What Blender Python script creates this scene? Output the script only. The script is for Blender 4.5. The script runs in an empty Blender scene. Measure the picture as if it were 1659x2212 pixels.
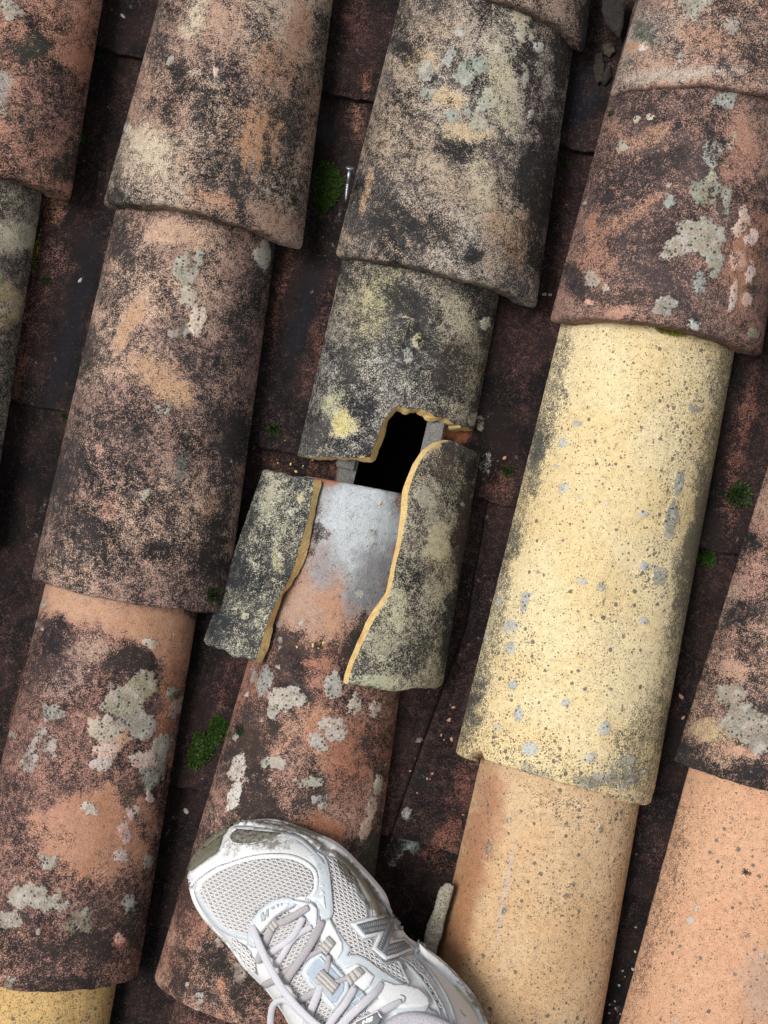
import bpy, math, random
import numpy as np
from mathutils import Matrix, Vector
from mathutils.bvhtree import BVHTree
from mathutils.geometry import delaunay_2d_cdt

random.seed(7)
scene = bpy.context.scene
C = scene.collection

# ------------------------------------------------------------------ camera, sky, sun, exposure
# Roof frame: x right, y up the picture, z out of the roof plane (metres). FRAME tilts it to the roof's slope.
CAM_H = 1.27
KQ = 0.000338 / 1.20                      # metres per picture unit per metre of distance (1659 x 2212 units)
SLOPE = math.radians(19)
AXA = math.radians(12)                    # the tile rows lean 12 degrees in the frame
FRAME = Matrix.Rotation(SLOPE, 4, Vector((math.cos(AXA), -math.sin(AXA), 0)))

cam = bpy.data.cameras.new('camera')
cam.sensor_fit = 'VERTICAL'; cam.sensor_height = 24.0
cam.lens = 12.0 / (1106 * KQ)
cam.clip_start = 0.05; cam.clip_end = 200
camo = bpy.data.objects.new('camera', cam); C.objects.link(camo)
camo.matrix_world = FRAME @ Matrix.Translation((0, 0, CAM_H))
scene.camera = camo

SUN_P = Vector((-0.45, 0.14, 1.0)).normalized()
SUN_W = (FRAME.to_3x3() @ SUN_P).normalized()
world = bpy.data.worlds.new('World'); scene.world = world
world.use_nodes = True
wt = world.node_tree; wt.nodes.clear()
wo = wt.nodes.new('ShaderNodeOutputWorld'); wb = wt.nodes.new('ShaderNodeBackground')
sky = wt.nodes.new('ShaderNodeTexSky'); sky.sky_type = 'NISHITA'; sky.sun_disc = False
sky.sun_elevation = math.asin(SUN_W.z); sky.sun_rotation = math.atan2(SUN_W.x, SUN_W.y)
sky.dust_density = 4.0; sky.air_density = 1.0
hs = wt.nodes.new('ShaderNodeHueSaturation'); hs.inputs['Saturation'].default_value = 0.28
wt.links.new(sky.outputs[0], hs.inputs['Color']); wt.links.new(hs.outputs[0], wb.inputs['Color'])
wb.inputs['Strength'].default_value = 0.066
wt.links.new(wb.outputs[0], wo.inputs['Surface'])
sun = bpy.data.lights.new('sun', 'SUN'); sun.energy = 1.5; sun.angle = math.radians(20); sun.color = (1.0, 0.975, 0.94)
suno = bpy.data.objects.new('sun', sun); C.objects.link(suno)
suno.rotation_mode = 'QUATERNION'; suno.rotation_quaternion = SUN_W.to_track_quat('Z', 'Y')
vs = scene.view_settings
vs.view_transform = 'Standard'; vs.look = 'None'; vs.gamma = 1.0; vs.exposure = 0.86; vs.use_curve_mapping = False

# ------------------------------------------------------------------ helpers
def qp(q, z):
    return Vector(((q[0] - 829.5) * KQ * (CAM_H - z), (1106 - q[1]) * KQ * (CAM_H - z), z))
def qarr(P):
    d = KQ * (CAM_H - P[:, 2])
    return 829.5 + P[:, 0] / d, 1106 - P[:, 1] / d
def lin(c):
    out = []
    for v in c[:3]:
        v = v / 255.0
        out.append((v / 12.92 if v <= 0.04045 else ((v + 0.055) / 1.055) ** 2.4) * ALB)
    return np.array(out)
ALB = 0.72

_T = np.random.RandomState(11).rand(64, 128, 128)
def vnoise(x, y, seed=0):
    t = _T[seed % 64]
    xi = np.floor(x).astype(int); yi = np.floor(y).astype(int)
    fx = x - xi; fy = y - yi
    fx = fx * fx * (3 - 2 * fx); fy = fy * fy * (3 - 2 * fy)
    a = t[xi & 127, yi & 127]; b = t[(xi + 1) & 127, yi & 127]
    c = t[xi & 127, (yi + 1) & 127]; d = t[(xi + 1) & 127, (yi + 1) & 127]
    return a + (b - a) * fx + (c - a) * fy + (a - b - c + d) * fx * fy
def fbm(x, y, seed=0, oct=4):
    s = 0; a = 1; n = 0
    for k in range(oct):
        s = s + a * vnoise(x * 2 ** k + 17.3 * k, y * 2 ** k + 9.1 * k, seed + k); n += a; a *= 0.55
    return s / n
def sstep(a, b, x):
    t = np.clip((x - a) / (b - a), 0, 1)
    return t * t * (3 - 2 * t)

def link(o, parent=None):
    C.objects.link(o)
    if parent is not None: o.parent = parent
    return o
def tag(o, label=None, cat=None, group=None, kind=None):
    if label: o['label'] = label
    if cat: o['category'] = cat
    if group: o['group'] = group
    if kind: o['kind'] = kind
    return o
def grid_mesh(name, V, Q, mats, mat_idx=None, smooth=True):
    me = bpy.data.meshes.new(name)
    Q = np.asarray(Q, dtype=np.int32)
    me.vertices.add(len(V)); me.vertices.foreach_set('co', np.asarray(V, dtype=np.float32).ravel())
    me.loops.add(Q.size); me.loops.foreach_set('vertex_index', Q.ravel())
    me.polygons.add(len(Q)); me.polygons.foreach_set('loop_start', np.arange(len(Q), dtype=np.int32) * 4)
    me.polygons.foreach_set('use_smooth', np.full(len(Q), smooth))
    for m in mats: me.materials.append(m)
    if mat_idx is not None: me.polygons.foreach_set('material_index', np.asarray(mat_idx, dtype=np.int32))
    me.update(); me.validate()
    return me
def add_col(me, name, arr):
    a = me.attributes.new(name, 'FLOAT_COLOR', 'POINT')
    a.data.foreach_set('color', np.asarray(arr, dtype=np.float32).ravel())
def poly_mesh(name, V, F, mat, smooth=True):
    me = bpy.data.meshes.new(name)
    me.from_pydata([tuple(v) for v in V], [], [tuple(f) for f in F])
    if smooth: me.polygons.foreach_set('use_smooth', [True] * len(me.polygons))
    me.materials.append(mat); me.update()
    return me
def place_p(name, me, origin, parent=None):
    """mesh given in roof-frame coordinates: origin moved to `origin`, object put on the roof"""
    me.transform(Matrix.Translation(-Vector(origin)))
    o = bpy.data.objects.new(name, me); C.objects.link(o)
    if parent is None:
        o.matrix_world = FRAME @ Matrix.Translation(origin)
    else:
        o.parent = parent; o.matrix_parent_inverse = Matrix.Identity(4)
        o.matrix_local = (parent['_inv'] if False else Matrix.Translation(Vector(origin) - ORG[parent.name]))
    ORG[o.name] = Vector(origin)
    return o
ORG = {}

# ------------------------------------------------------------------ materials
def nt(name):
    m = bpy.data.materials.new(name); m.use_nodes = True
    t = m.node_tree; t.nodes.clear()
    out = t.nodes.new('ShaderNodeOutputMaterial'); b = t.nodes.new('ShaderNodeBsdfPrincipled')
    t.links.new(b.outputs[0], out.inputs[0])
    return m, t, b
def N(t, typ, **kw):
    n = t.nodes.new(typ)
    for k, v in kw.items():
        if k.startswith('i_'): n.inputs[k[2:]].default_value = v
        else: setattr(n, k, v)
    return n
def math_(t, op, a, b=None, c=None, clamp=False):
    n = t.nodes.new('ShaderNodeMath'); n.operation = op; n.use_clamp = clamp
    for i, v in enumerate((a, b, c)):
        if v is None: continue
        if isinstance(v, (int, float)): n.inputs[i].default_value = v
        else: t.links.new(v, n.inputs[i])
    return n.outputs[0]
def mapr(t, v, a, b, c, d, smooth=True):
    n = t.nodes.new('ShaderNodeMapRange'); n.interpolation_type = 'SMOOTHSTEP' if smooth else 'LINEAR'
    t.links.new(v, n.inputs[0])
    for i, x in enumerate((a, b, c, d)): n.inputs[i + 1].default_value = x
    return n.outputs[0]
def mixc(t, f, a, b, blend='MIX'):
    n = t.nodes.new('ShaderNodeMix'); n.data_type = 'RGBA'; n.blend_type = blend
    for i, v in ((0, f), (6, a), (7, b)):
        if isinstance(v, (int, float)): n.inputs[i].default_value = v
        elif isinstance(v, (tuple, list, np.ndarray)): n.inputs[i].default_value = (v[0], v[1], v[2], 1)
        else: t.links.new(v, n.inputs[i])
    return n.outputs[2]
def noise(t, co, scale, detail=2.0, rough=0.55):
    n = N(t, 'ShaderNodeTexNoise'); n.inputs['Scale'].default_value = scale
    n.inputs['Detail'].default_value = detail; n.inputs['Roughness'].default_value = rough
    t.links.new(co, n.inputs['Vector'])
    return n.outputs[0]
def voro(t, co, scale, rnd=1.0):
    n = N(t, 'ShaderNodeTexVoronoi'); n.inputs['Scale'].default_value = scale
    n.inputs['Randomness'].default_value = rnd
    t.links.new(co, n.inputs['Vector'])
    s = t.nodes.new('ShaderNodeSeparateColor'); t.links.new(n.outputs['Color'], s.inputs[0])
    return n.outputs['Distance'], s.outputs[0], s.outputs[1], s.outputs[2]

def clay_material():
    m, t, b = nt('weathered_terracotta')
    co = N(t, 'ShaderNodeTexCoord').outputs['Object']
    A = N(t, 'ShaderNodeAttribute', attribute_name='col_light'); B = N(t, 'ShaderNodeAttribute', attribute_name='col_dark')
    L = N(t, 'ShaderNodeAttribute', attribute_name='col_lichen')
    n1 = noise(t, co, 1300, 2.0, 0.6); n2 = noise(t, co, 210, 5.0, 0.7); n3 = noise(t, co, 760, 2.0)
    n4 = noise(t, co, 2300, 1.0)
    gf = mapr(t, math_(t, 'ADD', math_(t, 'MULTIPLY', n1, 0.62), math_(t, 'MULTIPLY', n3, 0.38)), 0.38, 0.62, 0, 1, False)
    gm = mapr(t, n2, 0.33, 0.67, 0, 1, False)
    g = math_(t, 'ADD', math_(t, 'MULTIPLY', gf, 0.6), math_(t, 'MULTIPLY', gm, 0.4))
    fac = math_(t, 'ADD', A.outputs['Alpha'], math_(t, 'ADD', math_(t, 'MULTIPLY', math_(t, 'SUBTRACT', 0.5, gf), 0.86), math_(t, 'MULTIPLY', math_(t, 'SUBTRACT', 0.5, gm), 0.55)))
    fac = mapr(t, fac, 0.10, 0.90, 0, 1)
    col = mixc(t, fac, A.outputs['Color'], B.outputs['Color'])
    spk = mapr(t, math_(t, 'ADD', math_(t, 'MULTIPLY', n1, 0.5), math_(t, 'MULTIPLY', n4, 0.5)), 0.545, 0.61, 0, 0.6)
    spk = math_(t, 'MULTIPLY', spk, math_(t, 'SUBTRACT', 1.0, fac))
    col = mixc(t, math_(t, 'MULTIPLY', spk, math_(t, 'GREATER_THAN', A.outputs['Alpha'], 0.15)), col, mixc(t, 1.0, A.outputs['Color'], (1.45, 1.5, 1.6), 'MULTIPLY'))
    # fine tone jitter
    j = mapr(t, math_(t, 'ADD', math_(t, 'MULTIPLY', n4, 0.5), math_(t, 'MULTIPLY', n1, 0.5)), 0.36, 0.64, 0.74, 1.26, False)
    col = mixc(t, 1.0, col, j, 'MULTIPLY')
    j2 = mapr(t, n2, 0.3, 0.7, 0.88, 1.12, False)
    col = mixc(t, 1.0, col, j2, 'MULTIPLY')
    # round grey lichen dots, two sizes
    dens = B.outputs['Alpha']
    wob = math_(t, 'MULTIPLY', math_(t, 'SUBTRACT', n1, 0.5), 0.34)
    height = math_(t, 'MULTIPLY', g, 0.6)
    for sc, lo, hi, k, cc in ((215, 0.08, 0.40, 0.62, (116, 116, 108)), (430, 0.10, 0.42, 0.9, (126, 114, 92)), (900, 0.2, 0.5, 0.75, (122, 100, 72))):
        d, r1, r2, r3 = voro(t, co, sc)
        on = mapr(t, math_(t, 'SUBTRACT', math_(t, 'MULTIPLY', dens, k), r1), -0.02, 0.02, 0, 1)
        rad = mapr(t, r2, 0, 1, lo, hi, False)
        mk = mapr(t, math_(t, 'SUBTRACT', rad, math_(t, 'ADD', d, wob)), -0.03, 0.05, 0, 1)
        mk = math_(t, 'MULTIPLY', mk, on)
        dc = mixc(t, r3, lin(cc), lin(tuple(c * 0.82 for c in cc)))
        dc = mixc(t, mapr(t, n4, 0.45, 0.7, 0, 0.35), dc, lin((160, 160, 150)))
        col = mixc(t, math_(t, 'MULTIPLY', mk, 0.88), col, dc)
    # crust lichens
    lf = math_(t, 'ADD', L.outputs['Alpha'], math_(t, 'ADD', math_(t, 'MULTIPLY', math_(t, 'SUBTRACT', n2, 0.5), 1.7), math_(t, 'MULTIPLY', math_(t, 'SUBTRACT', n3, 0.5), 0.8)))
    nb = noise(t, co, 110, 3.0, 0.6)
    lf = math_(t, 'ADD', lf, math_(t, 'MULTIPLY', math_(t, 'SUBTRACT', nb, 0.5), 1.3))
    lf = mapr(t, lf, 0.38, 0.62, 0, 1)
    lc = mixc(t, 1.0, L.outputs['Color'], mapr(t, n3, 0.3, 0.7, 0.66, 1.32, False), 'MULTIPLY')
    lc = mixc(t, mapr(t, nb, 0.5, 0.68, 0, 0.55), lc, lin((224, 220, 212)))
    lc = mixc(t, mapr(t, nb, 0.46, 0.32, 0, 0.5), lc, lin((112, 112, 100)))
    lc = mixc(t, mapr(t, math_(t, 'ADD', math_(t, 'MULTIPLY', n1, 0.5), math_(t, 'MULTIPLY', n2, 0.5)), 0.51, 0.60, 0, 0.75), lc, col)
    d, r1, r2, r3 = voro(t, co, 420)
    sp = mapr(t, math_(t, 'SUBTRACT', math_(t, 'MULTIPLY', r2, 0.5), d), -0.02, 0.05, 0, 1)
    sp = math_(t, 'MULTIPLY', sp, mapr(t, r1, 0.5, 0.54, 1, 0))
    lc = mixc(t, math_(t, 'MULTIPLY', sp, 0.85), lc, lin((48, 50, 50)))
    col = mixc(t, math_(t, 'MULTIPLY', lf, 0.93), col, lc)
    t.links.new(col, b.inputs['Base Color'])
    b.inputs['Roughness'].default_value = 0.92; b.inputs['Specular IOR Level'].default_value = 0.22
    bump = N(t, 'ShaderNodeBump'); bump.inputs['Strength'].default_value = 0.8; bump.inputs['Distance'].default_value = 0.0009
    hh = math_(t, 'ADD', math_(t, 'ADD', height, math_(t, 'MULTIPLY', n4, 0.35)), math_(t, 'MULTIPLY', lf, 0.35))
    t.links.new(hh, bump.inputs['Height']); t.links.new(bump.outputs[0], b.inputs['Normal'])
    return m
CLAY = clay_material()

def fracture_material():
    m, t, b = nt('fresh_clay_fracture')
    co = N(t, 'ShaderNodeTexCoord').outputs['Object']
    n1 = noise(t, co, 300, 4.0, 0.65); n2 = noise(t, co, 1400, 2.0)
    col = mixc(t, mapr(t, n1, 0.35, 0.65, 0, 1), lin((244, 200, 120)), lin((253, 226, 164)))
    col = mixc(t, mapr(t, n2, 0.56, 0.68, 0, 0.7), col, lin((176, 110, 50)))
    n3 = noise(t, co, 60, 2.0)
    col = mixc(t, mapr(t, n3, 0.6, 0.72, 0, 0.5), col, lin((206, 128, 84)))
    t.links.new(col, b.inputs['Base Color']); b.inputs['Roughness'].default_value = 0.95
    bump = N(t, 'ShaderNodeBump'); bump.inputs['Strength'].default_value = 0.8; bump.inputs['Distance'].default_value = 0.0012
    t.links.new(n1, bump.inputs['Height']); t.links.new(bump.outputs[0], b.inputs['Normal'])
    return m
FRACT = fracture_material()

def simple(name, c, rough=0.8, var=0.15, scale=300, bump=0.0, spec=0.3, metal=0.0, c2=None, dirt=None):
    m, t, b = nt(name)
    co = N(t, 'ShaderNodeTexCoord').outputs['Object']
    n = noise(t, co, scale, 3.0, 0.6)
    col = mixc(t, mapr(t, n, 0.3, 0.7, 0, 1), lin(c) * (1 - var), (lin(c2) if c2 else lin(c) * (1 + var)))
    if dirt:
        at = N(t, 'ShaderNodeAttribute', attribute_name='dirt')
        nf = noise(t, co, 260, 5.0, 0.72); ng = noise(t, co, 60, 3.0)
        f = math_(t, 'ADD', at.outputs['Fac'], math_(t, 'ADD', math_(t, 'MULTIPLY', math_(t, 'SUBTRACT', nf, 0.5), 1.5), math_(t, 'MULTIPLY', math_(t, 'SUBTRACT', ng, 0.5), 0.5)))
        col = mixc(t, mapr(t, f, 0.32, 0.75, 0, 0.82), col, lin(dirt))
    t.links.new(col, b.inputs['Base Color'])
    b.inputs['Roughness'].default_value = rough; b.inputs['Specular IOR Level'].default_value = spec; b.inputs['Metallic'].default_value = metal
    if bump:
        bp = N(t, 'ShaderNodeBump'); bp.inputs['Strength'].default_value = bump; bp.inputs['Distance'].default_value = 0.001
        t.links.new(n, bp.inputs['Height']); t.links.new(bp.outputs[0], b.inputs['Normal'])
    return m
# ------------------------------------------------------------------ roof: deck + tiles
DARKWOOD = simple('dark_roof_boards', (34, 27, 24), 0.95, 0.3, 60, 0.4)  # near-black tone picked so the hole in the tiles stays black
def deck():
    V = []; F = []
    x0, x1, y0, y1 = -0.9, 0.9, -0.9, 0.9
    for z in (-0.10, -0.13):
        V += [(x0, y0, z), (x1, y0, z), (x1, y1, z), (x0, y1, z)]
    F = [(0, 1, 2, 3), (7, 6, 5, 4), (0, 4, 5, 1), (1, 5, 6, 2), (2, 6, 7, 3), (3, 7, 4, 0)]
    me = poly_mesh('roof', V, F, DARKWOOD, False)
    return place_p('roof', me, (0, 0, -0.10))
ROOF = deck(); tag(ROOF, 'old clay barrel tile roof with rows of weathered tiles', None, None, 'structure')

T0 = math.radians(13)
class Arch:
    """a barrel tile surface: S(u, w, off); u -1..1 across, w 0 (lower end)..1 (upper end), off = depth below the weather face"""
    def __init__(s, BL, BR, TL, TR, L=0.40, zb=0.026, zt=0.016, hr=0.80, flip=False, seed=0, fit=False, rough=1.0):
        s.L = L; s.zb = zb; s.zt = zt; s.hr = hr; s.flip = flip; s.seed = seed; s.rough = rough
        bl, br, tl, tr = (np.array(qp(BL, zb)), np.array(qp(BR, zb)), np.array(qp(TL, (zb + zt) / 2)), np.array(qp(TR, (zb + zt) / 2)))
        for a in (bl, br, tl, tr): a[2] = 0
        ax = (tl + tr - bl - br); D = np.linalg.norm(ax) / 2; ax = ax / np.linalg.norm(ax)
        if fit: s.L = D
        s.ax = ax; s.bl = bl; s.br = br
        s.dl = (tl - bl) / np.dot(tl - bl, ax); s.dr = (tr - br) / np.dot(tr - br, ax)
    def __call__(s, u, w, off=0.0):
        u = np.asarray(u, float); w = np.asarray(w, float)
        off = np.zeros_like(u) + off
        wl = (w * s.L)[..., None]
        l = s.bl + s.dl * wl; r = s.br + s.dr * wl
        mid = (l + r) / 2; hv = (r - l) / 2
        hw = np.linalg.norm(hv, axis=-1); hd = hv / hw[..., None]
        th = math.pi / 2 - u * (math.pi / 2 - T0)
        X = np.cos(th) / math.cos(T0); Z = (np.sin(th) - math.sin(T0)) / (1 - math.sin(T0))
        ze = s.zb + (s.zt - s.zb) * w
        sg = s.seed * 7.7
        wl1 = w * s.L
        # hand-made unevenness
        b1 = (fbm(u * 1.6 + sg, wl1 * 9 + sg, s.seed, 2) - 0.5) * 0.006 * s.rough
        b2 = (fbm(u * 9 + sg, wl1 * 60, s.seed + 3, 3) - 0.5) * 0.0012 * s.rough
        H = hw * s.hr
        if not s.flip:
            x = X * (hw - off); z = ze + Z * (H - off) + (b1 + b2) * (0.25 + 0.75 * Z)
        else:
            x = X * (hw + off); z = ze + H * (1 - Z) - off * (0.35 + 0.65 * Z) + b1 * 0.6 + b2
        P = mid + hd * x[..., None]
        P[..., 2] = z
        return P
    def arcscale(s):
        hw = np.linalg.norm(s.br - s.bl) / 2
        return hw * 1.45
    def inv(s, pts):
        """picture points on the weather face -> (u, w)"""
        uu, ww = np.meshgrid(np.linspace(-1, 1, 501), np.linspace(-0.1, 1.1, 401))
        P = s(uu, ww).reshape(-1, 3); qx, qy = qarr(P)
        uu = uu.ravel(); ww = ww.ravel(); out = []
        for p in pts:
            k = np.argmin((qx - p[0]) ** 2 + (qy - p[1]) ** 2); out.append((uu[k], ww[k]))
        return np.array(out)

def resample(pts, n):
    pts = np.asarray(pts, float)
    d = np.r_[0, np.cumsum(np.linalg.norm(np.diff(pts, axis=0), axis=1))]
    t = np.linspace(0, d[-1], n)
    return np.c_[np.interp(t, d, pts[:, 0]), np.interp(t, d, pts[:, 1])]

BV = []; BF = []; _bn = 0
def build_tile(name, S, U, W, UI, WI, thick, paint, fract=(False, False, False, False), label=None, parent=ROOF, round_r=None, bvh=True, sharp=False):
    """U, W: weather-face grid (rows from the lower end up); UI, WI: inner face. fract: bottom, top, left, right edge is a fresh break"""
    nv, nu = U.shape
    Ls = S.L; As = S.arcscale()
    round_r = round_r or min(0.006, thick * 0.26)
    off = np.zeros_like(U)
    def rnd(d):
        k = np.clip(1 - d / round_r, 0, 1)
        return round_r * (1 - np.sqrt(np.clip(1 - k * k, 0, 1))) * 0.9
    db = np.cumsum(np.r_[np.zeros((1, nu)), np.hypot(np.diff(W, axis=0) * Ls, np.diff(U, axis=0) * As)], axis=0)
    dt = db[-1:] - db
    dl = np.cumsum(np.c_[np.zeros((nv, 1)), np.hypot(np.diff(U, axis=1) * As, np.diff(W, axis=1) * Ls)], axis=1)
    dr = dl[:, -1:] - dl
    for d, f in ((db, fract[0]), (dt, fract[1]), (dl, fract[2]), (dr, fract[3])):
        off = np.maximum(off, rnd(d) * (0.25 if f else 1.0))
    Po = S(U, W, off).reshape(-1, 3); Pi = S(UI, WI, thick).reshape(-1, 3)
    n = nu * nv
    idx = np.arange(n).reshape(nv, nu)
    qf = np.stack([idx[:-1, :-1], idx[:-1, 1:], idx[1:, 1:], idx[1:, :-1]], -1).reshape(-1, 4)
    rim = []
    def strip(a):
        return np.stack([a[1:], a[:-1], a[:-1] + n, a[1:] + n], -1)
    rb = strip(idx[0]); rt = strip(idx[-1][::-1]); rl = strip(idx[:, 0][::-1]); rr = strip(idx[:, -1])
    Q = np.concatenate([qf, qf[:, ::-1] + n, rb, rt, rl, rr])
    mi = np.zeros(len(Q), int); k = 2 * len(qf)
    for a, f in ((rb, fract[0]), (rt, fract[1]), (rl, fract[2]), (rr, fract[3])):
        if f: mi[k:k + len(a)] = 1
        k += len(a)
    if S.flip: Q = Q
    V = np.concatenate([Po, Pi]); Ua = np.r_[U.ravel(), UI.ravel()]; Wa = np.r_[W.ravel(), WI.ravel()]
    fs = np.nonzero(mi == 1)[0] if not sharp else np.arange(2 * len(qf), len(Q))
    if len(fs):                      # breaks get their own vertices: crisp edges
        ids = np.unique(Q[fs]); mp = np.zeros(len(V), int); mp[ids] = np.arange(len(ids)) + len(V)
        Q[fs] = mp[Q[fs]]; V = np.concatenate([V, V[ids]]); Ua = np.r_[Ua, Ua[ids]]; Wa = np.r_[Wa, Wa[ids]]
    ca, cb, cl = paint(V, Ua, Wa, S)
    V = V.copy(); V[:, 2] += 0.0009 * sstep(0.4, 0.6, cl[:, 3] + (fbm(V[:, 0] * 160, V[:, 1] * 160, 4, 3) - 0.5) * 0.5)   # lichen crusts stand proud
    me = grid_mesh(name, V, Q, [CLAY, FRACT], mi)
    add_col(me, 'col_light', ca); add_col(me, 'col_dark', cb); add_col(me, 'col_lichen', cl)
    # sharp edges at the rim
    org = Po.reshape(nv, nu, 3)[nv // 2, nu // 2].copy(); 
    o = place_p(name, me, tuple(org), parent)
    if label: o['label'] = label
    if bvh:
        global _bn
        r = np.unique(np.r_[np.arange(0, nv, 4), nv - 1]); c = np.unique(np.r_[np.arange(0, nu, 4), nu - 1])
        G = Po.reshape(nv, nu, 3)[np.ix_(r, c)]
        a, b_ = G.shape[:2]
        ii = np.arange(a * b_).reshape(a, b_) + _bn
        BV.extend(map(tuple, G.reshape(-1, 3))); BF.extend(map(tuple, np.stack([ii[:-1, :-1], ii[:-1, 1:], ii[1:, 1:], ii[1:, :-1]], -1).reshape(-1, 4)))
        _bn += a * b_
    return o

def wrows(n, L, r=0.003):
    e = np.array([0, 0.0006, 0.0014, 0.0026]) / L
    return np.r_[e, np.linspace(0.004 / L, 1 - 0.004 / L, n), 1 - e[::-1]]
def ucols(n):
    e = np.array([0, 0.007, 0.016, 0.028])
    return np.r_[-1 + e, np.linspace(-0.955, 0.955, n), 1 - e[::-1]]
def full_tile(name, S, paint, nu=104, nv=200, thick=0.0125, label=None, chips=(), seed=0, ragged=0.0016, bvh=True):
    u = ucols(nu); w = wrows(nv, S.L)
    U, W = np.meshgrid(u, w)
    # uneven lower edge, chips bitten out of it
    e = (fbm(u * 6 + seed, u * 0 + seed * 3.1, seed, 4) - 0.5) * 2 * ragged + (fbm(u * 1.3 + seed, u * 0 + 5, seed + 9, 2) - 0.5) * 0.006
    for cu, cw, dep in chips:
        e = e + dep * np.clip(1 - ((u - cu) / cw) ** 2, 0, 1) ** 0.5
    W = W + (e / S.L)[None, :] * np.clip(1 - W * S.L / 0.05, 0, 1)
    # slightly ragged long edges
    es = (fbm(w * 60 + seed, w * 0, seed + 5, 3) - 0.5) * 0.012
    U = U * (1 + es[:, None] * np.clip((np.abs(U) - 0.8) / 0.2, 0, 1))
    return build_tile(name, S, U, W, U, W, thick, paint, label=label, bvh=bvh)

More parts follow.
